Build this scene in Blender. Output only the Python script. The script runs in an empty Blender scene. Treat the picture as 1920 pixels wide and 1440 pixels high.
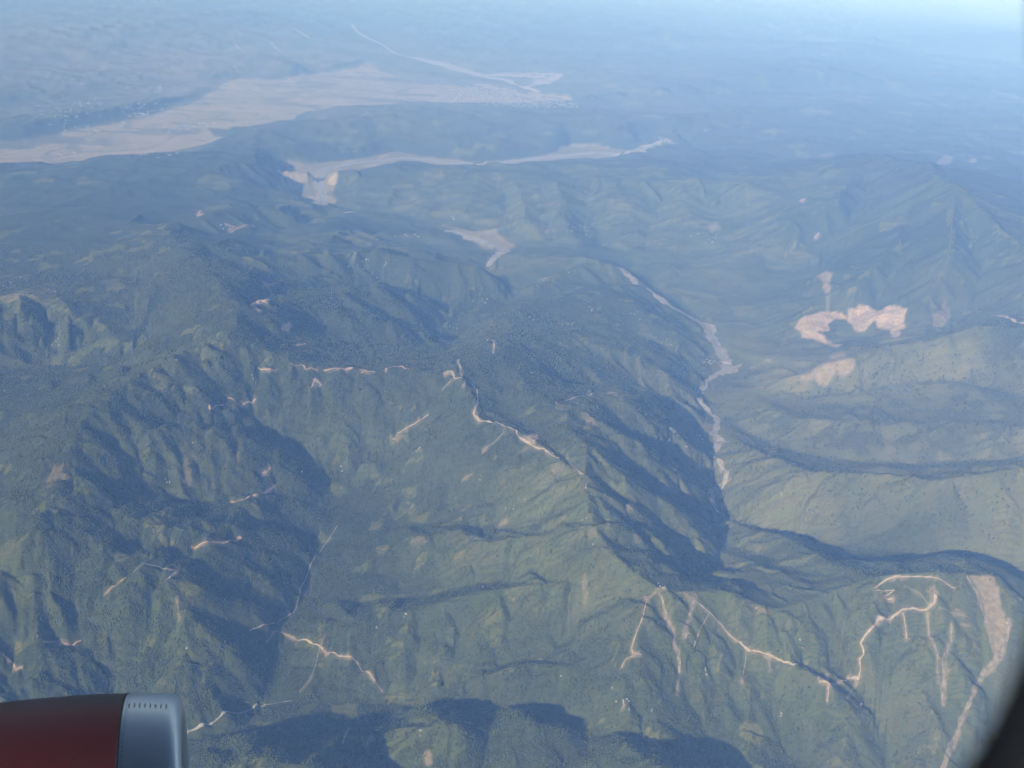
import bpy, bmesh, math, random
import numpy as np
from mathutils import Vector, Matrix

# ------------------------------------------------------------------ set-up
scene = bpy.context.scene
R = math.radians
COL = scene.collection
H_CAM = 4500.0            # metres from the valley plain up to the aircraft (camera at z = 0)
PITCH, ROLL, FPX = R(26.6), R(4.0), 1732.0

cam_data = bpy.data.cameras.new("camera")
cam_data.sensor_width = 36.0
cam_data.lens = 36.0 * FPX / 1920.0
cam_data.clip_start = 0.02
cam_data.clip_end = 400000.0
cam_data.dof.use_dof = True
cam_data.dof.focus_distance = 5000.0
cam_data.dof.aperture_fstop = 4.2
cam = bpy.data.objects.new("camera", cam_data)
COL.objects.link(cam)
F_ = Vector((0, math.cos(PITCH), -math.sin(PITCH)))
R0 = Vector((1, 0, 0)); U0 = Vector((0, math.sin(PITCH), math.cos(PITCH)))
RR = R0 * math.cos(ROLL) + U0 * math.sin(ROLL)
UU = U0 * math.cos(ROLL) - R0 * math.sin(ROLL)
M = Matrix((RR, UU, -F_)).transposed().to_4x4()
cam.matrix_world = M
scene.camera = cam

SUN_EL, SUN_AZ = R(25), R(216)      # azimuth of the sun, clockwise from +Y (the way we look): behind and left
sun_dir = Vector((math.sin(SUN_AZ) * math.cos(SUN_EL), math.cos(SUN_AZ) * math.cos(SUN_EL), math.sin(SUN_EL)))
world = bpy.data.worlds.new("World"); scene.world = world; world.use_nodes = True
nt = world.node_tree
bg = nt.nodes["Background"]
sky = nt.nodes.new("ShaderNodeTexSky"); sky.sky_type = 'NISHITA'; sky.sun_disc = False
sky.sun_elevation = SUN_EL; sky.sun_rotation = SUN_AZ; sky.altitude = 3000
nt.links.new(sky.outputs[0], bg.inputs[0]); bg.inputs[1].default_value = 0.05
sd = bpy.data.lights.new("sun", 'SUN'); sd.energy = 5.0; sd.angle = R(0.5); sd.color = (1.0, 0.965, 0.925)
so = bpy.data.objects.new("sun", sd); COL.objects.link(so)
so.rotation_euler = sun_dir.to_track_quat('Z', 'Y').to_euler()

vs = scene.view_settings
vs.view_transform = 'Standard'; vs.look = 'None'; vs.gamma = 1.0; vs.use_curve_mapping = False
vs.exposure = 0.55
cy = scene.cycles
cy.use_denoising = True
cy.max_bounces = 4; cy.diffuse_bounces = 2; cy.glossy_bounces = 2; cy.transmission_bounces = 4
cy.volume_bounces = 1; cy.transparent_max_bounces = 8
cy.use_adaptive_sampling = True; cy.adaptive_threshold = 0.05; cy.adaptive_min_samples = 12

rng = np.random.default_rng(7)
random.seed(7)

# ------------------------------------------------------------------ helpers
def ray(px, py):
    return F_ * FPX + RR * (px - 960) + UU * (720 - py)
def at(px, py, h):
    """ground point seen at a photograph pixel, h metres above the plain"""
    d = ray(px, py); t = (H_CAM - h) / (-d.z)
    return d.x * t, d.y * t

def hash2(ix, iy, k):
    n = (ix.astype(np.int64) * 374761393 + iy.astype(np.int64) * 668265263 + k * 974634777) & 0x7fffffff
    n = ((n ^ (n >> 13)) * 1274126177) & 0x7fffffff
    n = ((n ^ (n >> 15)) * 1103515245) & 0x7fffffff
    return ((n ^ (n >> 11)) & 0xffffff) / float(0xffffff)
def vnoise(x, y, k=0):
    ix = np.floor(x); iy = np.floor(y); fx = x - ix; fy = y - iy
    fx = fx * fx * fx * (fx * (fx * 6 - 15) + 10); fy = fy * fy * fy * (fy * (fy * 6 - 15) + 10)
    a = hash2(ix, iy, k); b = hash2(ix + 1, iy, k); c = hash2(ix, iy + 1, k); d = hash2(ix + 1, iy + 1, k)
    return (a + (b - a) * fx) * (1 - fy) + (c + (d - c) * fx) * fy
def fbm(x, y, wl, octs, k=0, gain=0.5):
    s = np.zeros_like(x); a = 1.0; n = 0
    for o in range(octs):
        c, sn = math.cos(o * 0.7), math.sin(o * 0.7)
        s += a * (vnoise((x * c - y * sn) / wl + 17.3 * o, (x * sn + y * c) / wl - 9.1 * o, k + o) * 2 - 1)
        n += a; a *= gain; wl *= 0.5
    return s / n
def smooth(a, b, x):
    t = np.clip((x - a) / (b - a), 0, 1); return t * t * (3 - 2 * t)

# ------------------------------------------------------------------ terrain skeleton: (pixel x, pixel y, height)
RIDGES = [
 # central crest with the road, then the near right-hand mountain
 [(860,690,1000),(930,670,960),(975,690,960),(995,732,970),(1035,748,965),(1058,758,960),(1060,795,980),(1078,815,1000),(1098,826,1010),(1100,860,1000),(1098,893,990),(1102,925,970),(1108,955,950),(1120,985,940),(1150,1030,915),(1190,1068,890),(1240,1100,880),
  (1290,1110,850),(1360,1108,830),(1400,1125,800),(1450,1140,780),(1530,1120,780),(1600,1095,830),(1640,1082,890),(1750,1076,960),(1860,1075,960),(1930,1130,850),(2050,1180,800)],
 [(860,690,1000),(897,745,960),(890,778,930),(960,800,940),(1010,830,950),(1098,893,985)],
 # crest going left from the junction, up to the left-hand mountain
 [(860,690,1000),(830,700,980),(770,690,940),(700,695,930),(620,690,950),(560,683,960),(500,660,1020),(440,620,1150)],
 [(320,440,1000),(390,500,1180),(430,570,1200),(440,620,1150),(310,675,1100),(200,745,1050),(150,795,1020),(125,860,950),(90,940,880),(60,1010,800),(0,1075,700),(-90,1160,600)],
 # spurs off the left-hand mountain
 [(280,695,1090),(325,740,880),(352,780,700)], [(230,728,1060),(270,765,900),(300,785,790)], [(110,900,920),(150,955,770),(200,1000,660)], [(75,975,840),(120,1025,690),(140,1080,560),(130,1150,450)], [(240,1042,705),(250,1100,540),(262,1150,420)], [(325,1085,640),(318,1150,500),(316,1230,370),(318,1300,230)], [(205,945,760),(240,985,640),(270,1020,560)], [(300,985,690),(325,1030,580),(350,1062,500)], [(352,1230,400),(400,1270,260),(430,1310,140)], [(400,1005,620),(430,1050,470),(452,1100,330)], [(480,1010,480),(520,1040,370),(555,1070,290)],
 [(640,690,950),(668,740,740),(672,790,560)], [(770,690,940),(790,740,760),(780,785,620)], [(585,688,950),(600,750,720),(598,810,520)], [(470,640,1080),(490,700,850),(508,760,640)], [(405,640,1120),(405,700,900),(420,750,700)],
 [(920,1012,680),(890,1050,560),(860,1085,460)], [(800,1005,560),(780,1050,440),(740,1090,350)], [(830,1132,550),(820,1190,430),(800,1250,300)], [(910,1112,620),(915,1170,500),(900,1230,370)], [(1010,1100,690),(1015,1160,580),(1000,1215,450)], [(740,930,400),(700,965,330)], [(900,950,600),(850,965,500)],
 [(340,665,1080),(372,720,880),(398,772,690)], [(440,620,1150),(432,700,880),(440,760,680),(445,790,600)],
 [(500,660,1020),(520,730,760),(545,800,560)], [(620,690,950),(640,760,700),(625,840,480)],[(700,695,930),(720,760,700),(700,810,540)],
 [(200,745,1050),(290,803,920),(370,802,850),(440,815,770),(510,842,650),(580,895,430)],
 [(370,802,850),(360,870,650),(350,920,540)], [(440,815,770),(450,880,560),(440,920,480)],
 [(150,795,1020),(215,880,740),(262,940,580)],
 [(125,860,950),(205,945,760),(300,985,690),(400,1005,620),(440,960,560),(505,905,520)],
 [(440,960,560),(480,1010,480),(480,1080,360),(540,1128,240)],
 [(90,940,880),(190,1020,720),(285,1060,680),(335,1090,630),(350,1150,520),(352,1230,400),(365,1320,250),(392,1350,130)],
 [(400,1005,620),(400,1080,450),(440,1150,280)],
 [(60,1010,800),(60,1100,650),(75,1200,500),(75,1330,320),(60,1440,200)],
 [(190,1020,720),(180,1100,560),(150,1200,430),(165,1320,260),(170,1440,120)],
 [(0,1075,700),(-20,1200,520),(-10,1330,380)],
 # left slopes beyond the crest
 [(-60,580,950),(50,555,960),(140,565,900),(205,620,780)], [(310,675,1100),(180,720,850),(60,740,720),(-60,760,650)],
 [(150,795,1020),(60,860,820),(-40,900,700)],
 # broad sunlit slope left of the central crest
 [(1115,985,940),(1000,1000,770),(920,1012,680),(865,990,640),(800,1005,560),(740,1020,440),(660,1030,320)],
 [(1150,1030,915),(1060,1088,730),(910,1112,620),(830,1132,550),(740,1152,460),(640,1166,350),(555,1174,230)],
 [(1000,830,930),(920,870,700),(840,910,540),(740,930,400),(680,950,340)], [(890,778,930),(820,830,650),(760,860,500)],
 [(1050,862,960),(980,930,740),(900,950,600)],
 [(1205,1150,780),(1130,1228,630),(1080,1248,580),(990,1248,490),(900,1272,390),(850,1292,290)],
 [(1235,1108,860),(1205,1150,830),(1195,1215,750),(1215,1300,610),(1230,1380,480),(1245,1450,380)],
 [(700,1165,430),(720,1240,300),(740,1290,220)], [(560,1180,230),(600,1240,200),(640,1290,170)],
 # near ridge along the bottom edge
 [(1310,1480,640),(1230,1440,650),(1155,1390,530)], [(1045,1366,540),(1000,1364,570),(955,1370,490)], [(848,1362,530),(790,1368,480)], [(655,1440,480),(600,1436,580),(520,1430,580),(430,1428,420),(360,1460,250)],
 # slopes of the near right mountain
 [(1300,1120,800),(1330,1250,600),(1385,1350,440),(1420,1440,360),(1440,1560,250)], [(1450,1140,780),(1480,1240,630),(1550,1278,570),(1605,1360,430),(1570,1440,330),(1560,1560,200)],
 [(1750,1076,960),(1755,1140,850),(1775,1250,620),(1725,1330,460),(1745,1440,320)], [(1930,1130,850),(1950,1250,600),(1900,1400,350)],
 # spurs on the shaded side down to the river
 [(1370,975,300),(1420,990,430),(1480,1005,560),(1520,1025,640),(1565,1058,740),(1640,1082,890)],
 [(1350,1032,380),(1430,1062,560),(1500,1092,720)],
 [(1058,758,960),(1085,745,920),(1110,737,900),(1147,735,880),(1167,743,850),(1190,765,780),(1208,782,720),(1240,800,620),(1280,830,440),(1312,852,250)],
 [(1060,762,955),(1090,772,955),(1122,788,940),(1160,812,890),(1198,845,800),(1235,870,690),(1262,884,570),(1307,897,290)],
 [(1180,830,740),(1210,867,640),(1232,891,560),(1282,905,400),(1314,917,280)],
 [(1098,828,1005),(1115,840,1000),(1135,860,975),(1160,882,930),(1197,907,860),(1235,932,760),(1272,955,620),(1300,972,440),(1327,986,250)],
 [(1102,925,970),(1122,932,945),(1145,937,905),(1185,945,830),(1225,957,720),(1265,978,580),(1312,1006,320)],
 [(1120,985,940),(1160,985,890),(1205,992,790),(1265,1012,610),(1316,1032,380)],
 [(930,670,960),(950,640,880),(1000,630,780),(1070,622,740),(1105,642,710),(1150,650,670),(1200,668,610),(1245,695,510),(1285,740,320),(1297,770,210)],
 [(950,640,880),(965,600,640),(1040,572,620),(1090,560,600),(1140,562,570),(1185,570,540),(1215,598,480),(1246,625,410),(1290,655,290),(1320,682,170)],
 [(1090,560,600),(1140,548,530),(1185,545,470),(1225,565,390),(1278,592,240)],
 [(1000,545,430),(1060,515,480),(1100,500,520),(1165,508,430)],
 [(1000,655,800),(1060,668,740),(1120,690,640),(1180,708,500),(1250,740,300)],
 # dark mountain above the left centre
 [(320,440,1000),(450,480,920),(560,478,820),(680,470,760),(790,488,740),(870,500,660),(888,530,520),(845,590,400),(818,640,370)],
 [(430,570,1200),(560,560,900),(640,590,860),(720,602,780),(800,622,600)], [(560,560,900),(700,540,760),(800,560,560)],
 [(370,420,650),(460,400,560),(560,402,400)], [(560,478,820),(640,430,560),(720,440,380),(800,450,240)],
 # hills toward the plain
 [(-60,390,500),(0,382,520),(120,372,560),(250,352,520),(380,332,500),(500,300,430),(560,280,330)], [(0,440,760),(150,405,760),(300,425,850),(320,440,1000)],
 [(390,262,120),(470,255,260),(560,236,260),(700,226,350),(850,216,350),(1000,216,350),(1100,216,400),(1250,222,450),(1450,205,600),(1650,205,700),(1920,235,800)],
 [(640,345,150),(760,322,300),(900,332,420),(1020,332,500),(1150,342,560),(1280,342,650),(1400,352,750),(1520,322,850),(1640,292,1200)],
 [(760,322,300),(720,382,180)],[(900,332,420),(868,402,230)],[(960,340,450),(985,430,260)],[(1040,345,520),(1062,440,270)],[(1150,342,560),(1195,445,260)],[(1280,342,650),(1290,440,320),(1250,520,200)],
 # right-hand mountain
 [(1640,292,1250),(1740,308,1500),(1800,352,1650),(1860,392,1560),(1900,440,1400),(1950,520,1300)],
 [(1640,292,1250),(1560,382,1000),(1480,432,680),(1400,482,420),(1310,540,210)], [(1740,312,1500),(1690,450,1150),(1610,522,850),(1520,572,540),(1430,620,250)],
 [(1800,355,1650),(1785,480,1250),(1725,582,800)], [(1880,415,1480),(1865,540,1000)],
 [(1475,702,420),(1620,662,700),(1740,632,950),(1840,606,1150),(1930,612,1150),(2050,560,1300)],
 [(1385,825,300),(1440,850,510),(1520,880,700),(1620,887,800),(1700,892,860),(1760,905,920),(1850,892,1010),(1930,877,1080),(2060,860,1150)],
 [(1410,752,250),(1500,785,420),(1640,790,560),(1780,790,700),(1930,800,850)],
 # far ranges
 [(1060,180,300),(1300,152,600),(1480,122,1000),(1560,122,1000),(1650,150,800),(1900,168,900)], [(405,112,260),(480,105,300),(575,128,200)],
 [(-100,80,500),(100,55,650),(250,45,600),(420,20,500)], [(1000,80,300),(1300,60,900),(1600,70,1100),(1950,60,1400)],
]
VALLEYS = [
 # main river, from the far braided plain to the near gorge
 [(1250,258,20),(1150,284,20),(1060,290,22),(940,305,28),(860,306,30),(760,297,32),(680,307,35),(620,317,38),(597,338,40),(602,378,48),(650,399,55),(705,403,62),(830,433,78),(872,441,82),(940,470,90),(1060,478,95),(1155,500,105),(1200,535,112),(1270,582,122),(1330,610,130),(1352,650,140),(1378,690,150),(1335,712,158),(1312,745,166),(1340,785,175),(1345,830,184),(1332,855,190),(1360,885,200),(1338,920,208),(1342,962,220),(1450,985,250),(1570,1020,320),(1700,1037,420),(1880,1060,540),(2050,1090,620)],
 [(1342,962,220),(1330,1010,280),(1308,1062,360),(1292,1090,450)], [(1330,1010,280),(1420,1040,420),(1520,1080,640)],
 [(1292,1090,500),(1400,1100,640),(1450,1118,700)],
 [(1085,757,850),(1135,776,690),(1180,800,540),(1242,845,380),(1297,872,225)], [(1215,850,590),(1245,880,450),(1290,894,290)], [(1125,822,850),(1167,845,690),(1185,875,560),(1240,910,410),(1302,942,260),(1332,960,220)],
 [(1120,912,880),(1150,925,750),(1200,932,620),(1250,957,450),(1300,985,290),(1335,1000,250)], [(1135,962,840),(1190,975,660),(1250,995,480),(1300,1015,330),(1330,1015,280)], [(1165,1012,740),(1230,1040,540),(1300,1062,350)],
 [(1170,737,750),(1210,747,610),(1247,760,490),(1278,783,350),(1315,815,190)], [(1010,690,820),(1060,712,700),(1110,722,620),(1170,728,560),(1240,752,380),(1310,765,170)],
 [(1020,642,740),(1080,655,680),(1140,675,580),(1210,700,420),(1270,735,250)], [(1100,622,620),(1150,635,560),(1200,645,490),(1250,668,380),(1290,700,240),(1322,735,162)], [(1000,600,560),(1060,600,540),(1120,605,500),(1180,620,430),(1240,650,320),(1300,690,190)], [(1150,555,500),(1200,568,400),(1250,595,280),(1325,640,140)],
 [(940,470,90),(905,520,160),(880,565,230),(845,615,320),(815,655,430),(740,650,560)],
 [(620,540,600),(740,545,430),(850,560,260)], [(500,520,800),(620,515,600),(760,515,450),(870,560,250)], [(560,630,800),(680,650,640),(800,650,460)],
 [(910,600,400),(970,560,280),(1060,540,230),(1180,560,140)],
 # left valley
 [(850,740,760),(790,795,590),(740,830,500),(690,865,440),(640,905,385),(615,945,350),(628,985,320),(590,1052,270),(560,1142,210),(500,1172,180),(462,1192,160),(458,1290,115),(400,1362,90),(330,1380,70),(200,1420,40),(0,1480,0)],
 [(560,720,820),(580,800,560),(610,880,410),(625,930,350)], [(665,740,780),(660,820,500),(640,900,390)], [(760,740,760),(745,790,580)],
 [(470,680,900),(480,760,640),(520,812,480),(600,872,395),(620,912,370)], [(240,740,930),(330,782,660),(430,798,560),(520,812,480)], [(380,690,880),(415,770,620)],
 [(190,805,900),(300,862,620),(400,910,500),(500,965,400),(570,1020,310),(590,1052,270)], [(400,850,640),(405,905,500)], [(165,890,780),(250,955,640),(350,985,600),(430,975,500),(510,970,400)],
 [(340,1030,560),(400,1110,390),(440,1200,220),(458,1270,125)],
 [(140,960,780),(230,1040,570),(270,1100,430),(287,1180,320),(288,1300,180),(285,1400,60)],
 [(110,1050,620),(105,1200,380),(100,1330,210),(110,1450,60)], [(20,1120,560),(30,1300,330),(10,1440,200)],
 [(330,605,950),(235,642,740),(170,682,650),(60,695,600),(-80,705,570)], [(100,790,800),(0,820,650),(-80,840,600)], [(-60,520,700),(100,510,720),(260,520,850)],
 [(1000,960,640),(900,985,540),(820,982,450),(740,990,380),(628,985,320)], [(1060,1050,680),(940,1092,530),(840,1112,440),(720,1135,330),(560,1142,210)],
 [(900,850,700),(820,890,500),(760,870,470),(700,868,440)],
 [(1120,1150,640),(1100,1228,500),(1000,1234,420),(900,1250,340),(760,1300,200),(640,1318,150)],
 [(1180,1340,330),(1060,1322,270),(930,1318,230),(760,1328,180),(640,1320,150),(520,1322,120),(400,1362,90)],
 # right near slopes
 [(1243,1118,820),(1262,1200,620),(1275,1300,400),(1285,1440,180),(1290,1600,60)], [(1380,1160,700),(1400,1250,560),(1480,1330,420),(1500,1440,260)], [(1560,1130,720),(1605,1212,560),(1640,1300,420),(1690,1440,220),(1700,1600,80)],
 [(1870,1110,820),(1885,1180,660),(1850,1270,480),(1800,1350,300),(1770,1440,190),(1740,1600,60)], [(1660,1130,800),(1690,1230,560),(1760,1330,380),(1790,1360,290)],
 [(300,1560,0),(700,1560,120),(1100,1560,150),(1290,1600,60)],
 # right-hand slopes
 [(1368,800,178),(1450,838,250),(1560,864,370),(1700,872,480),(1850,868,620),(1960,855,750)], [(1388,720,170),(1500,742,300),(1650,722,450),(1800,722,620),(1930,752,800)],
 [(1378,650,160),(1490,662,300),(1600,642,420),(1700,612,560),(1800,572,720),(1930,560,900)], [(1620,385,880),(1520,472,530),(1430,552,280),(1340,605,140)], [(1735,462,980),(1645,562,600),(1560,622,430)], [(1830,482,1050),(1803,570,720)],
 [(1360,880,200),(1500,930,420),(1700,960,560),(1900,960,750)],
 # gullies in the hills beyond the river
 [(820,350,260),(820,420,80)], [(930,350,320),(950,455,95)], [(1010,360,380),(1030,468,100)], [(1110,360,380),(1120,470,105)], [(1240,360,420),(1210,480,130)], [(1350,380,500),(1330,480,250),(1240,550,130)],
 [(420,330,420),(520,360,200),(590,375,60)], [(400,440,560),(520,440,380),(640,400,70)], [(640,455,420),(760,420,120),(830,433,78)],
 [(1100,250,180),(1300,262,260),(1500,265,420),(1700,258,600),(1920,290,700)],[(1260,255,30),(1330,290,250),(1500,300,500)],
 # the plain
 [(-80,300,0),(100,285,0),(250,262,0),(330,245,0),(420,212,0),(560,190,0),(700,185,0),(850,185,0),(1000,190,0),(1120,192,60),(1300,180,200),(1600,175,400),(1900,195,500)],
 [(-100,230,0),(150,190,0),(350,160,0),(600,140,0),(800,130,0),(980,160,0)], [(300,100,120),(620,90,0),(760,105,0),(860,140,0)], [(660,45,0),(740,95,0)], [(900,90,100),(1200,100,200),(1500,95,300),(1900,120,500)],
]

# ------------------------------------------------------------------ ground sheet: grid, finer where it is nearer to the flight path
NU = 1120
dep = np.radians(np.concatenate([np.linspace(58, 9, 780), np.linspace(9, 3.0, 110)[1:], np.linspace(3.0, 1.45, 24)[1:]]))
ys = 3950.0 / np.tan(dep)
ys = np.concatenate([np.linspace(-9000, ys[0], 16)[:-1], ys])
NV = len(ys)
us = np.linspace(-1, 1, NU)
Wd = 0.66 * np.maximum(ys, 0) + 1500 + 0.9 * np.maximum(-ys, 0) + 3500 * np.exp(-((ys + 500) / 2200.0) ** 2)
dW = np.gradient(Wd, ys)
X = us[None, :] * Wd[:, None]; Y = np.repeat(ys[:, None], NU, 1)

def segs(lines):
    A, B, ha, hb = [], [], [], []
    for ln in lines:
        p = [at(*q) for q in ln]
        for i in range(len(ln) - 1):
            A.append(p[i]); B.append(p[i + 1]); ha.append(ln[i][2]); hb.append(ln[i + 1][2])
    return np.array(A), np.array(B), np.array(ha, float), np.array(hb, float)

def field(px, py, lines, sl):
    ext = np.full(px.shape, -1e9)
    A, B, ha, hb = segs(lines)
    sw = np.zeros(px.shape); sh = np.zeros(px.shape)
    for i in range(len(A)):
        ab = B[i] - A[i]; L2 = ab @ ab + 1e-6
        t = np.clip(((px - A[i, 0]) * ab[0] + (py - A[i, 1]) * ab[1]) / L2, 0, 1)
        dx = px - A[i, 0] - t * ab[0]; dy = py - A[i, 1] - t * ab[1]
        d2 = dx * dx + dy * dy + 25.0
        w = d2 ** -2.5; hh = ha[i] + (hb[i] - ha[i]) * t
        sw += w; sh += w * hh
        ext = np.maximum(ext, hh - sl * np.sqrt(d2) if np.ndim(sl) else -hh + sl * -np.sqrt(d2))
    return sh / sw, sw ** (-1 / 5.0), ext

def upsample(c, rows, cols):
    r = np.arange(NV); q = np.arange(NU)
    tmp = np.empty((len(rows), NU))
    for i in range(len(rows)): tmp[i] = np.interp(q, cols, c[i])
    out = np.empty((NV, NU))
    j = np.clip(np.searchsorted(rows, r, side='right') - 1, 0, len(rows) - 2)
    f = (r - rows[j]) / (rows[j + 1] - rows[j])
    return tmp[j] * (1 - f)[:, None] + tmp[j + 1] * f[:, None]

rows = np.unique(np.append(np.arange(0, NV, 3), NV - 1)); cols = np.unique(np.append(np.arange(0, NU, 4), NU - 1))
cx = X[np.ix_(rows, cols)]; cyy = Y[np.ix_(rows, cols)]
scale = np.clip(cyy / 6000.0, 0.6, 3.0)
wx = cx + 50 * fbm(cx, cyy, 900, 3, 11) * scale; wy = cyy + 50 * fbm(cx, cyy, 900, 3, 23) * scale
rest = 0.72 + 0.12 * fbm(cx, cyy, 1200, 2, 31)                     # angle of rest of the flanks
hr, dr, low = field(wx, wy, RIDGES, rest); hv, dv, up = field(wx, wy, VALLEYS, 1.0)
t = dv / (dv + dr)
base = hv + np.maximum(hr - hv, 0) * (t ** 1.08)
base = np.maximum(np.minimum(base, -up), low)
base = upsample(base, rows, cols); dvf = upsample(dv, rows, cols); drf = upsample(dr, rows, cols); hvf = upsample(hv, rows, cols)

def grad(h):
    hu = np.gradient(h, us, axis=1); hx = hu / Wd[:, None]
    hy = np.gradient(h, ys, axis=0) - hx * us[None, :] * dW[:, None]
    return hx, hy

def plain_slope(h):
    a, b = grad(h); return np.sqrt(a * a + b * b)

def gully(h, wl, amp, k):
    """ripples that run down the slope: the gullies and spurs of a worn hillside"""
    kf = 10 if wl > 600 else 6
    r_ = np.unique(np.append(np.arange(0, NV, kf), NV - 1)); c_ = np.unique(np.append(np.arange(0, NU, kf), NU - 1))
    cs = np.cumsum(np.cumsum(np.pad(h, ((1, 0), (1, 0))), 0), 1)
    r0, r1 = np.maximum(r_ - kf, 0), np.minimum(r_ + kf + 1, NV); c0, c1 = np.maximum(c_ - kf, 0), np.minimum(c_ + kf + 1, NU)
    hs = (cs[np.ix_(r1, c1)] - cs[np.ix_(r0, c1)] - cs[np.ix_(r1, c0)] + cs[np.ix_(r0, c0)]) / ((r1 - r0)[:, None] * (c1 - c0)[None, :])
    gx, gy = grad(upsample(hs, r_, c_)); g = np.sqrt(gx * gx + gy * gy) + 1e-5
    an = 0.55 * fbm(X, Y, wl * 2.2, 2, k + 300); ca_, sa_ = np.cos(an), np.sin(an)
    qx, qy = (-gy * ca_ - gx * sa_) / g, (gx * ca_ - gy * sa_) / g
    s_amp = np.clip(0.15 + 1.7 * vnoise(X / (wl * 2.6), Y / (wl * 2.6), k + 310), 0, 1.7)
    px, py = X / wl, Y / wl
    ix, iy = np.floor(px), np.floor(py)
    s = np.zeros_like(X); sw = np.zeros_like(X)
    for a in (-1, 0, 1):
        for b in (-1, 0, 1):
            vx = px - (ix + a + hash2(ix + a, iy + b, k)); vy = py - (iy + b + hash2(ix + a, iy + b, k + 5))
            w = np.exp(-2.2 * (vx * vx + vy * vy))
            s += w * np.cos(6.2832 * (vx * qx + vy * qy)); sw += w
    s *= s_amp / sw
    return h + amp * wl * np.clip(g, 0, 0.7) * smooth(.08, .5, g) * s


spac = (2 * Wd / NU)[:, None]

# ---- point-in-polygon distance in metres (negative inside)
def poly_sd(px, py, P):
    P = np.asarray(P, float); Q = np.roll(P, -1, 0)
    d2 = np.full(px.shape, 1e18); ins = np.zeros(px.shape, bool)
    for (ax, ay), (bx, by) in zip(P, Q):
        ex, ey = bx - ax, by - ay
        t = np.clip(((px - ax) * ex + (py - ay) * ey) / (ex * ex + ey * ey + 1e-9), 0, 1)
        d2 = np.minimum(d2, (px - ax - t * ex) ** 2 + (py - ay - t * ey) ** 2)
        c = ((ay > py) != (by > py)) & (px < ex * (py - ay) / (ey if abs(ey) > 1e-9 else 1e-9) + ax)
        ins ^= c
    return np.where(ins, -1, 1) * np.sqrt(d2)

def box_idx(P, pad):
    P = np.asarray(P, float)
    j = np.where((ys > P[:, 1].min() - pad) & (ys < P[:, 1].max() + pad))[0]
    if len(j) == 0: return None
    w = np.array([Wd[j[0]:j[-1] + 1].min()])
    u0 = min((P[:, 0].min() - pad) / Wd[j[0]], (P[:, 0].min() - pad) / Wd[j[-1]]); u1 = max((P[:, 0].max() + pad) / Wd[j[0]], (P[:, 0].max() + pad) / Wd[j[-1]])
    i = np.where((us >= u0) & (us <= u1))[0]
    if len(i) == 0: return None
    return slice(j[0], j[-1] + 1), slice(i[0], i[-1] + 1)

# ---- flat ground: the plain and the gravel flats of the river
PLAIN = [(-120,350),(0,327),(150,323),(235,303),(300,293),(365,284),(418,268),(398,243),(470,247),(545,237),(549,218),(620,211),(700,204),(760,196),(830,195),(1000,199),(1080,201),(1060,185),(1000,175),(900,160),(850,160),(760,150),(690,120),(600,140),(520,150),(430,150),(380,185),(320,205),(250,222),(150,243),(60,262),(-120,270)]
FLATS = [(PLAIN, 0), ([(535,312),(600,306),(690,296),(738,283),(800,294),(890,304),(960,300),(1050,284),(1072,268),(1120,274),(1178,285),(1145,290),(1150,304),(1060,304),(960,310),(880,319),(800,312),(765,307),(690,322),(645,328),(624,348),(622,384),(585,381),(548,362),(530,345)], 30),
         ([(830,430),(870,438),(925,448),(962,468),(946,480),(908,478),(868,450)], 84)]
for P, h0 in FLATS:
    W_ = [at(x, y, h0) for x, y in P]
    sl = box_idx(W_, 1500)
    sd_ = poly_sd(X[sl], Y[sl], W_)
    k = smooth(500, -50, sd_)
    base[sl] = base[sl] * (1 - k) + (h0 + 4) * k

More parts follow.
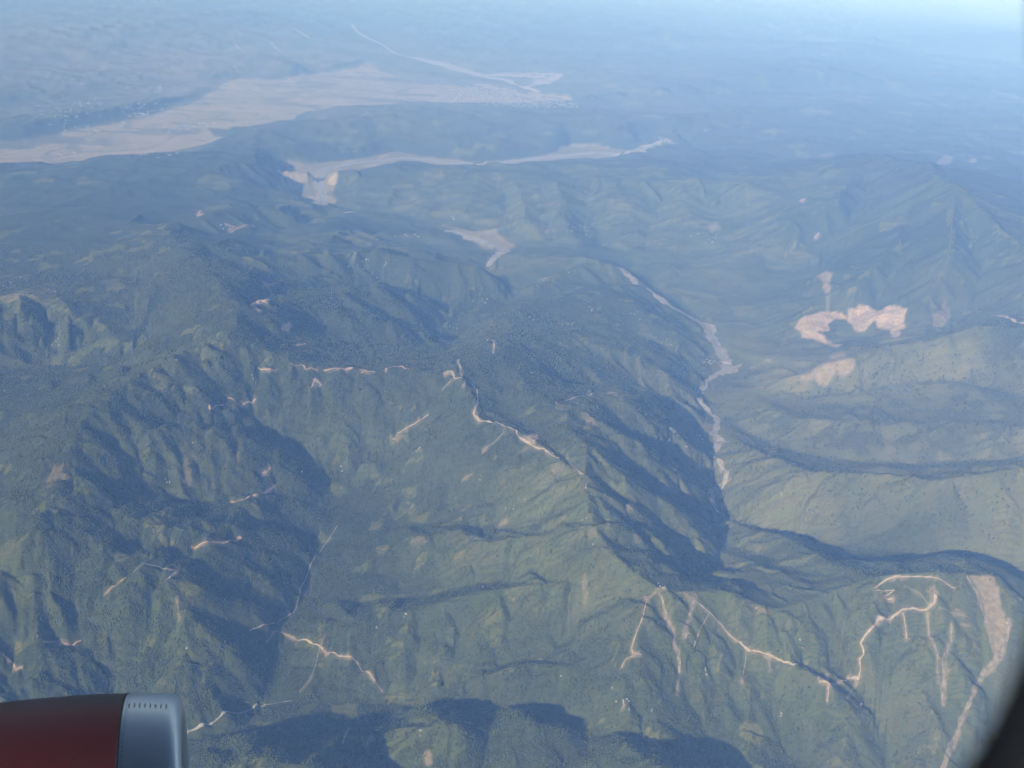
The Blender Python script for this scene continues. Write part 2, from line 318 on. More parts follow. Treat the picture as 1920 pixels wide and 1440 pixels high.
# ---- side spurs: every crest throws off spurs down its flanks, and those throw off smaller ones
def bil(A_, x, y):
    x = np.asarray(x, float); y = np.asarray(y, float)
    j = np.clip(np.searchsorted(ys, y, side='right') - 1, 0, NV - 2); fy = np.clip((y - ys[j]) / (ys[j + 1] - ys[j]), 0, 1)
    def row(jj):
        u = np.clip((x / Wd[jj] + 1) * 0.5 * (NU - 1), 0, NU - 1.001); i = u.astype(int); f = u - i
        return A_[jj, i] * (1 - f) + A_[jj, i + 1] * f
    return row(j) * (1 - fy) + row(j + 1) * fy
wdx = 0.35 * 60 * fbm(X, Y, 260, 2, 511); wdy = 0.35 * 60 * fbm(X, Y, 260, 2, 517)
def spurs(starts, tang, step, nstep, prot, slope_f):
    """starts: points on crests; returns the spur paths after raising the ground along them"""
    P = [starts]; p = starts.copy()
    side = np.where(np.arange(len(p)) % 2 == 0, 1, -1)[:, None]
    d = np.stack([-tang[:, 1], tang[:, 0]], -1) * side
    d = d * np.cos(0.5) + tang * np.sin(0.5) * rng.uniform(-1, 1, (len(p), 1)); d /= np.hypot(d[:, 0], d[:, 1])[:, None]
    e = step[:, None] * .5
    for k in range(nstep):
        gx_ = (bil(base, p[:, 0] + e[:, 0], p[:, 1]) - bil(base, p[:, 0] - e[:, 0], p[:, 1])) / (2 * e[:, 0]); gy_ = (bil(base, p[:, 0], p[:, 1] + e[:, 0]) - bil(base, p[:, 0], p[:, 1] - e[:, 0])) / (2 * e[:, 0])
        g_ = -np.stack([gx_, gy_], -1)
        d = d * 0.75 + g_ * 0.5 + rng.normal(0, .16, d.shape); d /= np.hypot(d[:, 0], d[:, 1])[:, None] + 1e-6
        p = p + d * step[:, None]; P.append(p.copy())
    P = np.stack(P, 1)
    H0 = bil(base, P[:, :, 0], P[:, :, 1])
    drop = np.minimum.accumulate(H0[:, :-1] - H0[:, 1:] > -2, 1)
    s_ = np.linspace(0, 1, nstep + 1)[None, :]
    bump = np.sin(np.pi * np.clip(s_ * .92 + .08, 0, 1)) ** .7
    steep = smooth(.07, .36, (H0[:, 0] - H0[:, 3]) / (3 * step))[:, None]
    Hs = H0 + prot[:, None] * steep * bump * rng.uniform(.6, 1.25, (len(p), 1))
    for i in range(len(p)):
        for k in range(nstep):
            if not drop[i, k]: break
            a, b = P[i, k], P[i, k + 1]; R_ = float(prot[i] / .35 + step[i])
            j0, j1 = np.searchsorted(ys, (min(a[1], b[1]) - R_, max(a[1], b[1]) + R_))
            if j1 - j0 < 2 or j0 < 1: continue
            w_ = Wd[(j0 + j1) // 2]
            i0 = int((((min(a[0], b[0]) - R_) / w_) + 1) * .5 * (NU - 1)); i1 = int((((max(a[0], b[0]) + R_) / w_) + 1) * .5 * (NU - 1)) + 2
            if i1 < 2 or i0 > NU - 2: continue
            i0 = max(i0, 0); i1 = min(i1, NU); j1 = min(j1, NV); sl = (slice(j0, j1), slice(i0, i1))
            x_ = X[sl] + wdx[sl]; y_ = Y[sl] + wdy[sl]
            ab = b - a; t_ = np.clip(((x_ - a[0]) * ab[0] + (y_ - a[1]) * ab[1]) / (ab @ ab + 1e-6), 0, 1)
            dd = np.sqrt((x_ - a[0] - t_ * ab[0]) ** 2 + (y_ - a[1] - t_ * ab[1]) ** 2 + 9.0)
            base[sl] = np.maximum(base[sl], Hs[i, k] + (Hs[i, k + 1] - Hs[i, k]) * t_ - slope_f * dd)
    return P
A_, B_, ha_, hb_ = segs(RIDGES)
st, tg = [], []
for a, b in zip(A_, B_):
    L_ = float(np.hypot(*(b - a))); dist = float(np.hypot(*(a + b)) * .5)
    if dist > 17000 or dist < 2800 or L_ < 1: continue
    sp_ = max(115.0, dist * .017)
    for k in range(max(1, int(L_ / sp_))):
        f_ = (k + random.random()) / max(1, int(L_ / sp_)); st.append(a + (b - a) * f_); tg.append((b - a) / L_)
st = np.array(st); tg = np.array(tg)
dist = np.hypot(st[:, 0], st[:, 1]); calm = 1 - .3 * smooth(200, 2200, st[:, 0] - .03 * st[:, 1]) + .4 * smooth(-500, -1500, st[:, 0])
P1 = spurs(st, tg, np.maximum(42.0, dist * .0068), 8, np.maximum(38.0, dist * .0062) * calm, .66)
near = (P1[:, 0, 1] < 8500)
Q = P1[near]; st2 = Q[:, 1:7].reshape(-1, 2); tg2 = (Q[:, 2:8] - Q[:, 1:7]).reshape(-1, 2); tg2 /= np.hypot(tg2[:, 0], tg2[:, 1])[:, None] + 1e-6
pick = rng.random(len(st2)) < .75; st2, tg2 = st2[pick], tg2[pick]
dist = np.hypot(st2[:, 0], st2[:, 1]); calm = 1 - .4 * smooth(200, 2200, st2[:, 0] - .03 * st2[:, 1])
spurs(st2, tg2, np.maximum(22.0, dist * .0036), 4, np.maximum(13.0, dist * .0021) * calm, .62)

rough = smooth(8, 60, base - 20)
wear = 1.0 + 0.5 * smooth(0, -1400, X + 0.06 * Y) - 0.45 * smooth(500, 2600, X - .05 * Y) + 0.15 * smooth(9000, 15000, Y)      # the left-hand hills are more gullied than the grassed right-hand ones
farhill = smooth(8500, 14000, Y)
hgt = base + fbm(X, Y, 1600, 5, 70) * 45 * rough + (0.5 - np.abs(fbm(X, Y, 2600, 5, 75, .55))) * 230 * rough * farhill * (1 - .6 * smooth(20000, 28000, Y))
for k, (wl, amp) in enumerate([(2100, .06), (950, .07), (440, .08), (210, .09), (110, .06)]):
    f = smooth(1.6, 3.5, wl / spac) * rough * wear * smooth(0, .36 * wl, drf)
    hgt = hgt + (gully(hgt, wl, amp, 40 + k * 13) - hgt) * f
hgt += fbm(X, Y, 170, 3, 480) * 9 * rough * smooth(14000, 8000, Y) * smooth(.1, .4, plain_slope(hgt))
ZT = hgt

def hsamp(x, y):
    x = np.asarray(x, float); y = np.asarray(y, float)
    j = np.clip(np.searchsorted(ys, y, side='right') - 1, 0, NV - 2); fy = np.clip((y - ys[j]) / (ys[j + 1] - ys[j]), 0, 1)
    def row(jj):
        u = np.clip((x / Wd[jj] + 1) * 0.5 * (NU - 1), 0, NU - 1.001); i = u.astype(int); f = u - i
        return ZT[jj, i] * (1 - f) + ZT[jj, i + 1] * f
    return row(j) * (1 - fy) + row(j + 1) * fy

RAYM = np.array([RR, UU, F_]).astype(float)
def hit(pts):
    """where the lines of sight of some photograph pixels meet the ground"""
    pts = np.asarray(pts, float)
    d = RAYM[0] * (pts[:, 0:1] - 960) + RAYM[1] * (720 - pts[:, 1:2]) + RAYM[2] * FPX
    t = (H_CAM - 2000) / -d[:, 2]; done = np.zeros(len(t), bool); t1 = t.copy()
    for _ in range(900):
        z = H_CAM + d[:, 2] * t1
        below = z < hsamp(d[:, 0] * t1, d[:, 1] * t1)
        done |= below
        if done.all(): break
        t = np.where(done, t, t1); t1 = np.where(done, t1, t1 * 1.004)
    for _ in range(12):
        tm = 0.5 * (t + t1); b = H_CAM + d[:, 2] * tm < hsamp(d[:, 0] * tm, d[:, 1] * tm)
        t1 = np.where(b, tm, t1); t = np.where(b, t, tm)
    return np.stack([d[:, 0] * t1, d[:, 1] * t1], -1)

# ------------------------------------------------------------------ land cover
gx, gy = grad(ZT); slope = np.sqrt(gx * gx + gy * gy)
REG = [(1650,780,500,2300,.9),(1650,960,600,1300,.85),(1500,720,300,1300,.6),(1750,480,1100,1900,.42),(900,930,550,850,.34),(1000,1130,650,850,.36),(1080,880,950,450,.5),(760,1250,300,500,.3),(760,1430,400,450,.6),
       (1500,1200,600,1100,.4),(1450,1050,600,500,.6),(1800,1200,600,700,.3),(1000,520,350,1200,.5),(1200,650,500,900,.45),(850,380,250,2500,.45),(1150,420,350,2500,.5),(1400,400,600,2500,.4),(650,440,500,1300,.35),(130,640,750,500,.5),(60,560,900,450,.5),
       (380,720,800,300,.45),(440,700,800,250,.4),(230,860,800,260,.3),(350,890,650,280,.4),(340,1160,500,260,.32),(150,720,800,600,.12),(560,1200,250,300,.3),(30,1090,600,220,.4),(640,850,420,260,.35),(1380,640,170,700,.5)]
opn = np.full(X.shape, 0.05)
for px, py, h, rad, a in REG:
    cx0, cy0 = at(px, py, h); opn += a * np.exp(-((X - cx0) ** 2 + (Y - cy0) ** 2) / (rad * rad))
opn = np.clip(opn, 0, .8)
patch = fbm(X, Y, 1300, 5, 90, .6)
def cells(wl, k):
    wxx = X + 0.35 * wl * fbm(X, Y, wl * 0.8, 2, k + 50); wyy = Y + 0.35 * wl * fbm(X, Y, wl * 0.8, 2, k + 60)
    px, py = wxx / wl, wyy / wl; ix, iy = np.floor(px), np.floor(py)
    bd = np.full(X.shape, 9.0); bv = np.zeros(X.shape); bt = np.zeros(X.shape)
    for a in (-1, 0, 1):
        for b in (-1, 0, 1):
            d = (px - ix - a - hash2(ix + a, iy + b, k)) ** 2 + (py - iy - b - hash2(ix + a, iy + b, k + 1)) ** 2
            c = d < bd
            bd = np.where(c, d, bd); bv = np.where(c, hash2(ix + a, iy + b, k + 2), bv); bt = np.where(c, hash2(ix + a, iy + b, k + 3), bt)
    return bv, bt
bv1, bt1 = cells(115, 200); bv2, bt2 = cells(420, 300)
far = smooth(9000, 14000, Y)
bv = np.where(Y > 11000, bv2, bv1); tone = np.where(Y > 11000, bt2, bt1)
dens = np.clip(opn * 0.6 + 0.30 * smooth(-.1, .4, patch), 0, .65) * smooth(.75, .4, slope)
fields = (bv < dens).astype(float)
opn_c = np.clip(opn * (0.75 + 1.5 * patch) + 0.12 * (bv2 - .5), 0, 1)
opn_f = np.clip(np.maximum(opn_c * 0.85, fields * (0.6 + 0.4 * tone)), 0, 1)
# gullies keep their trees, spurs are grazed
curv = np.zeros_like(ZT); curv[1:-1, 1:-1] = (ZT[1:-1, :-2] + ZT[1:-1, 2:] + ZT[:-2, 1:-1] + ZT[2:, 1:-1]) / 4 - ZT[1:-1, 1:-1]
curv = np.clip(curv / (spac * 0.06 + .4), -1, 1)
opn_f *= np.clip(0.85 - 0.5 * curv, 0.25, 1)
dry_tint = np.zeros_like(X); earth = np.zeros_like(X)
W_ = [at(x, y, 0) for x, y in PLAIN]
sd_ = poly_sd(X, Y, W_) + 260 * fbm(X, Y, 700, 3, 120)
plain = smooth(60, -60, sd_)
trees_on_plain = smooth(.10, .22, fbm(X, Y * 2.2, 1500, 5, 130, .62)) * smooth(-3500, -300, sd_)
trees_on_plain = np.maximum(trees_on_plain, smooth(.030, .012, np.abs(fbm(X, Y, 2600, 3, 140))) * .7)
dry_tint = plain * (1 - 0.6 * trees_on_plain) * (0.85 + 0.25 * (tone - .5))
# farmland that thins out beyond the plain
c0 = at(420, 130, 0)
farm = np.exp(-(((X - c0[0]) / 13000) ** 2 + ((Y - c0[1]) / 9000) ** 2)) * smooth(16000, 20000, Y) * smooth(.45, .1, slope)
dry_tint = np.maximum(dry_tint, farm * (0.30 + 0.25 * (bv2 - .5) + .15 * tone))
for P, h0 in FLATS[1:]:
    W_ = [at(x, y, h0) for x, y in P]; sl = box_idx(W_, 600)
    sd_ = poly_sd(X[sl], Y[sl], W_) + 130 * fbm(X[sl], Y[sl], 400, 3, 150)
    dry_tint[sl] = np.maximum(dry_tint[sl], smooth(40, -40, sd_) * (.7 + .4 * (tone[sl] - .5)))
# ground stripped by slides and cutting: (outline, strength)
SCARS = [([(1815,1078),(1853,1077),(1873,1100),(1881,1133),(1893,1160),(1890,1193),(1868,1237),(1862,1225),(1850,1170),(1832,1112)], .75),
 ([(1735,1143),(1745,1150),(1743,1187),(1760,1227),(1763,1283),(1757,1280),(1755,1235),(1738,1190)], .6), ([(1783,1165),(1786,1200),(1772,1233),(1780,1258),(1768,1322),(1764,1290),(1766,1235),(1780,1200)], .45),
 ([(1735,1105),(1752,1098),(1760,1115),(1752,1140),(1738,1142),(1745,1120)], .7), ([(1693,1150),(1700,1180),(1702,1200),(1695,1202),(1693,1175)], .6), ([(1800,1168),(1820,1172),(1818,1177),(1800,1173)], .7), ([(1790,1140),(1810,1150),(1812,1158),(1795,1150)], .5),
 ([(1545,1262),(1553,1262),(1556,1300),(1551,1318),(1548,1300)], .75), ([(1428,1225),(1445,1222),(1452,1232),(1440,1240)], .7), ([(1412,1138),(1440,1143),(1453,1160),(1438,1152)], .7), ([(1283,1108),(1308,1112),(1312,1135),(1300,1145),(1296,1165),(1285,1200),(1279,1210),(1284,1170),(1292,1130)], .6),
 ([(980,818),(995,812),(1008,815),(1008,828),(1003,836),(990,832)], .95), ([(1060,862),(1064,850),(1070,862)], .7), ([(985,835),(1000,836),(975,850),(962,858)], .35), ([(885,770),(893,768),(900,785),(888,786)], .8), ([(1030,870),(1050,866),(1060,874),(1035,892)], .28),
 ([(735,820),(750,812),(757,818),(744,829)], .6), ([(833,698),(848,693),(848,704),(836,705)], .9), ([(585,712),(596,708),(598,720),(588,730)], .6), ([(862,680),(868,690),(872,708),(862,700)], .6),
 ([(1083,768),(1100,774),(1118,790),(1112,806),(1094,806),(1098,785)], .45), ([(1138,734),(1156,735),(1164,745),(1150,742)], .7), ([(1238,898),(1250,906),(1256,914),(1245,912)], .5), ([(1170,945),(1185,948),(1190,958),(1172,960)], .5), ([(1185,1002),(1200,1006),(1208,1018),(1190,1018)], .4),
 ([(767,1003),(785,1004),(805,1008),(800,1020),(775,1022)], .4), ([(925,982),(940,975),(955,976),(948,985),(928,990)], .45), ([(1093,1080),(1098,1072),(1104,1110),(1098,1150),(1092,1135)], .4), ([(1100,1000),(1115,990),(1124,1008),(1105,1012)], .35),
 ([(685,1380),(700,1375),(704,1388),(690,1395)], .6), ([(792,1410),(806,1408),(812,1432),(800,1438)], .55), ([(85,885),(110,868),(130,870),(135,895),(110,915),(90,912)], .3), ([(1205,1118),(1216,1118),(1214,1128),(1206,1128)], .8),
 ([(345,870),(360,845),(368,860),(362,900),(350,920),(342,900)], .35), ([(430,850),(450,845),(445,870)], .3), ([(60,545),(100,545),(104,556),(70,560),(30,562),(0,565),(-10,556)], .4), ([(1345,640),(1362,655),(1374,690),(1360,692),(1350,670)], .7),
 ([(1370,690),(1388,684),(1376,695),(1360,700)], .6), ([(1310,790),(1335,795),(1345,805),(1330,812)], .4), ([(1425,672),(1445,672),(1450,680),(1435,680)], .5), ([(1405,687),(1418,684),(1418,692),(1405,692)], .5), ([(1410,725),(1430,722),(1432,728),(1412,728)], .5),
 ([(1535,515),(1547,509),(1557,515),(1559,540),(1553,558),(1547,540),(1538,530)], .8), ([(1549,556),(1555,556),(1554,582),(1549,582)], .5),
 ([(1742,312),(1770,290),(1788,295),(1775,312),(1760,325),(1770,308)], .6), ([(1815,298),(1832,296),(1830,304),(1818,304)], .6), ([(1535,290),(1560,285),(1575,292),(1550,305)], .25), ([(1748,590),(1766,583),(1770,560),(1780,580),(1781,600),(1765,613),(1752,610)], .5), ([(1325,425),(1345,415),(1352,428),(1335,435)], .5)]
QUARRY = [[(1503,600),(1526,595),(1553,588),(1580,590),(1592,595),(1592,582),(1627,581),(1637,590),(1638,600),(1627,610),(1617,620),(1610,617),(1608,606),(1590,600),(1563,595),(1546,600),(1543,611),(1546,618),(1527,620),(1530,626),(1570,646),(1570,652),(1553,643),(1523,630),(1510,630),(1513,617),(1502,610)],
          [(1642,593),(1650,587),(1663,578),(1685,578),(1690,590),(1691,613),(1682,613),(1678,630),(1676,613),(1656,613),(1647,605)],
          [(1510,708),(1533,693),(1556,678),(1573,673),(1566,662),(1573,661),(1576,676),(1592,676),(1595,696),(1583,702),(1573,692),(1566,696),(1546,710)]]
for P, a in [(p_, a_ * .72) for p_, a_ in SCARS] + [(q, w_) for q, w_ in zip(QUARRY, (1.0, 1.0, .55))]:
    W_ = hit(P); sl = box_idx(W_, 250)
    if sl is None: continue
    sz = math.sqrt((W_[:, 0].max() - W_[:, 0].min()) * (W_[:, 1].max() - W_[:, 1].min()) + 1)
    sd_ = poly_sd(X[sl], Y[sl], W_) + min(60, sz * .10) * fbm(X[sl], Y[sl], max(60, sz * .25), 3, 160)
    e = 0.6 * float(spac[sl[0]].mean()) + 2
    if P in QUARRY: sd_ = sd_ - 40
    earth[sl] = np.maximum(earth[sl], smooth(e, -e, sd_) * a)
cxr, cyr = at(1700, 800, 600)
dry_tint = np.maximum(dry_tint, .36 * np.exp(-((X - cxr) ** 2 + (Y - cyr) ** 2) / 2200 ** 2) * np.clip(.6 + .8 * patch, 0, 1))       # warm tint of the window pane, painted into the grassland on the right
earth *= 0.85 + 0.3 * fbm(X, Y, 60, 2, 170)
# ------------------------------------------------------------------ ground mesh and its material
def grid_mesh(name, X, Y, Z):
    nv, nu = X.shape
    me = bpy.data.meshes.new(name)
    co = np.stack([X, Y, Z], -1).reshape(-1, 3).astype(np.float32)
    i = np.arange(nv * nu).reshape(nv, nu)
    f = np.stack([i[:-1, :-1], i[:-1, 1:], i[1:, 1:], i[1:, :-1]], -1).reshape(-1)
    nf = (nv - 1) * (nu - 1)
    me.vertices.add(nv * nu); me.vertices.foreach_set("co", co.ravel())
    me.loops.add(nf * 4); me.loops.foreach_set("vertex_index", f.astype(np.int32))
    me.polygons.add(nf); me.polygons.foreach_set("loop_start", np.arange(0, nf * 4, 4, dtype=np.int32))
    me.update(calc_edges=True)
    me.polygons.foreach_set("use_smooth", np.ones(nf, bool))
    return me

class NB:
    """small helper for node materials"""
    def __init__(s, name):
        s.m = bpy.data.materials.new(name); s.m.use_nodes = True; s.t = s.m.node_tree; s.b = s.t.nodes["Principled BSDF"]
    def n(s, kind, **kw):
        o = s.t.nodes.new(kind)
        for k, v in kw.items(): setattr(o, k, v)
        return o
    def l(s, a, b): s.t.links.new(a, b)
    def mix(s, fac, a, b):
        o = s.n("ShaderNodeMix", data_type='RGBA')
        for sock, v in ((o.inputs["Factor"], fac), (o.inputs[6], a), (o.inputs[7], b)):
            if hasattr(v, "is_output"): s.l(v, sock)
            else: sock.default_value = v if isinstance(v, (int, float)) else (*v, 1)
        return o.outputs[2]
    def noise(s, scale, detail=3, vec=None):
        o = s.n("ShaderNodeTexNoise"); o.inputs["Scale"].default_value = scale; o.inputs["Detail"].default_value = detail
        if vec is None:
            tc = s.n("ShaderNodeNewGeometry"); vec = tc.outputs["Position"]
        s.l(vec, o.inputs["Vector"]); return o.outputs["Fac"]
    def ramp(s, v, a, b):
        o = s.n("ShaderNodeMapRange"); o.inputs["From Min"].default_value = a; o.inputs["From Max"].default_value = b
        s.l(v, o.inputs["Value"]); return o.outputs["Result"]

def plain_mat(name, col, rough=.9, col2=None, scale=.05, spec=.2, metal=0.0):
    b = NB(name); b.b.inputs["Roughness"].default_value = rough; b.b.inputs["Specular IOR Level"].default_value = spec; b.b.inputs["Metallic"].default_value = metal
    c2 = col2 or tuple(v * .75 for v in col)
    b.l(b.mix(b.ramp(b.noise(scale), .35, .65), col, c2), b.b.inputs["Base Color"])
    return b.m

g = NB("ground_cover")
at_ = g.n("ShaderNodeAttribute", attribute_name="cover"); sep = g.n("ShaderNodeSeparateColor"); g.l(at_.outputs["Color"], sep.inputs[0])
tn = g.n("ShaderNodeAttribute", attribute_name="tone").outputs["Fac"]
n1 = g.ramp(g.noise(.035, 4), .38, .62); n2 = g.ramp(g.noise(.004, 4), .35, .65)
forest = g.mix(n1, (0.024, 0.035, 0.013), (0.050, 0.062, 0.021)); forest = g.mix(n2, forest, g.mix(n1, (0.028, 0.036, 0.015), (0.058, 0.062, 0.025)))
grass = g.mix(tn, (0.118, 0.142, 0.030), (0.172, 0.150, 0.052)); grass = g.mix(n1, grass, (0.096, 0.110, 0.029))
c = g.mix(sep.outputs[0], forest, grass)
c = g.mix(sep.outputs[1], c, g.mix(tn, (0.31, 0.255, 0.135), (0.335, 0.26, 0.155)))
c = g.mix(sep.outputs[2], c, g.mix(n1, (0.48, 0.345, 0.235), (0.33, 0.24, 0.165)))
g.l(c, g.b.inputs["Base Color"]); g.b.inputs["Roughness"].default_value = .95; g.b.inputs["Specular IOR Level"].default_value = .1
bp = g.n("ShaderNodeBump"); bp.inputs["Strength"].default_value = .55; bp.inputs["Distance"].default_value = 9.0
g.l(g.noise(.055, 3), bp.inputs["Height"]); g.l(bp.outputs[0], g.b.inputs["Normal"])

me = grid_mesh("terrain", X, Y, ZT - H_CAM)
ca = me.attributes.new("cover", 'FLOAT_COLOR', 'POINT')
ca.data.foreach_set("color", np.stack([opn_f, dry_tint, np.clip(earth, 0, 1), np.ones_like(X)], -1).astype(np.float32).ravel())
ta = me.attributes.new("tone", 'FLOAT', 'POINT'); ta.data.foreach_set("value", tone.astype(np.float32).ravel())
me.materials.append(g.m)
ter = bpy.data.objects.new("terrain", me); COL.objects.link(ter); ter["kind"] = "structure"

# ------------------------------------------------------------------ roads and rivers draped on the ground
def build(name, verts, faces, mat, smooth_=False):
    me = bpy.data.meshes.new(name); me.from_pydata(verts, [], faces); me.update()
    for m_ in (mat if isinstance(mat, list) else [mat]): me.materials.append(m_)
    if smooth_: me.polygons.foreach_set("use_smooth", np.ones(len(me.polygons), bool))
    o = bpy.data.objects.new(name, me); COL.objects.link(o); return o

def resample(P, step):
    P = np.asarray(P, float); L = np.concatenate([[0], np.cumsum(np.hypot(*(P[1:] - P[:-1]).T))])
    n = max(3, int(L[-1] / step) + 1); s_ = np.linspace(0, L[-1], n)
    return np.stack([np.interp(s_, L, P[:, k]) for k in range(2)], -1), s_, L

CLEAR = np.zeros(X.shape, bool)
def clear_at(x, y):
    j = np.clip(np.searchsorted(ys, y) - 1, 0, NV - 2); i = np.clip(((x / Wd[j] + 1) * .5 * (NU - 1)).astype(int), 1, NU - 2)
    for dj in (-3, -2, -1, 0, 1, 2):
        for di in (-1, 0, 1, 2): CLEAR[np.clip(j + dj, 0, NV - 1), np.clip(i + di, 0, NU - 1)] = True
EARTH2 = np.zeros(X.shape)
def verge_at(x, y, a):
    j = np.clip(np.searchsorted(ys, y) - 1, 0, NV - 2); i = np.clip(((x / Wd[j] + 1) * .5 * (NU - 1)).astype(int), 0, NU - 2)
    for dj in (0, 1):
        for di in (0, 1): EARTH2[j + dj, i + di] = np.maximum(EARTH2[j + dj, i + di], a)
def ribbon(name, pix, width, mat, wob=.35, lift=2.5, kind="structure", step=None, jit=0.5, label=None):
    """pix: photograph pixels along the course; width in metres (one value or one for each point)"""
    P = hit(pix)
    # drop points that jumped behind a crest
    dist = np.hypot(P[:, 0], P[:, 1])
    if np.ndim(width) == 0: width = [width] * len(P)
    d0 = float(np.median(dist)); step = step or max(5.0, d0 * .0013)
    Q, s_, L = resample(P, step)
    wd = np.interp(s_, L, width)
    seed = random.randint(0, 999)
    j = jit * np.minimum(wd, 30)
    tx = np.gradient(Q[:, 0]); ty = np.gradient(Q[:, 1]); ln = np.hypot(tx, ty) + 1e-6; nx, ny = -ty / ln, tx / ln
    off = j * fbm(s_, s_ * 0 + seed, 70 + d0 * .004, 3, seed)
    Q = Q + np.stack([nx * off, ny * off], -1)
    wl_ = wd * .5 * (1 + wob * 2 * fbm(s_, s_ * 0 + seed, 40 + d0 * .002, 3, seed + 7)); wr_ = wd * .5 * (1 + wob * 2 * fbm(s_, s_ * 0 - seed, 40 + d0 * .002, 3, seed + 9))
    cols_ = [-1, -.33, .33, 1]
    V = []
    for q in cols_:
        w_ = np.where(q < 0, np.maximum(wl_, .2 * wd), np.maximum(wr_, .2 * wd)) * q
        x, y = Q[:, 0] + nx * w_, Q[:, 1] + ny * w_
        V.append(np.stack([x, y, hsamp(x, y) - H_CAM + lift], -1)); clear_at(x, y)
        if name not in ('river', 'river_bed') and d0 < 16000: verge_at(x, y, np.clip(.14 + .4 * fbm(x, y, 60, 2, 77), 0, .45))
    n = len(Q); V = np.stack(V, 1).reshape(-1, 3)
    F = [(i * 4 + k, i * 4 + k + 1, i * 4 + k + 5, i * 4 + k + 4) for i in range(n - 1) for k in range(3)]
    o = build(name, V.tolist(), F, mat); o["kind"] = kind
    if label: o["label"] = label
    return o

m_road = plain_mat("road_dirt", (0.43, 0.34, 0.24), .95, (0.27, 0.215, 0.15), .06)
m_pink = plain_mat("road_red_earth", (0.46, 0.32, 0.22), .95, (0.29, 0.205, 0.14), .06)
m_sand = plain_mat("river_gravel", (0.34, 0.285, 0.225), .9, (0.22, 0.19, 0.15), .03)
m_water = plain_mat("river_water", (0.33, 0.33, 0.30), .25, (0.26, 0.28, 0.26), .01, .4)
m_track = plain_mat("track_earth", (0.24, 0.21, 0.13), .95, (0.17, 0.17, 0.09), .03)

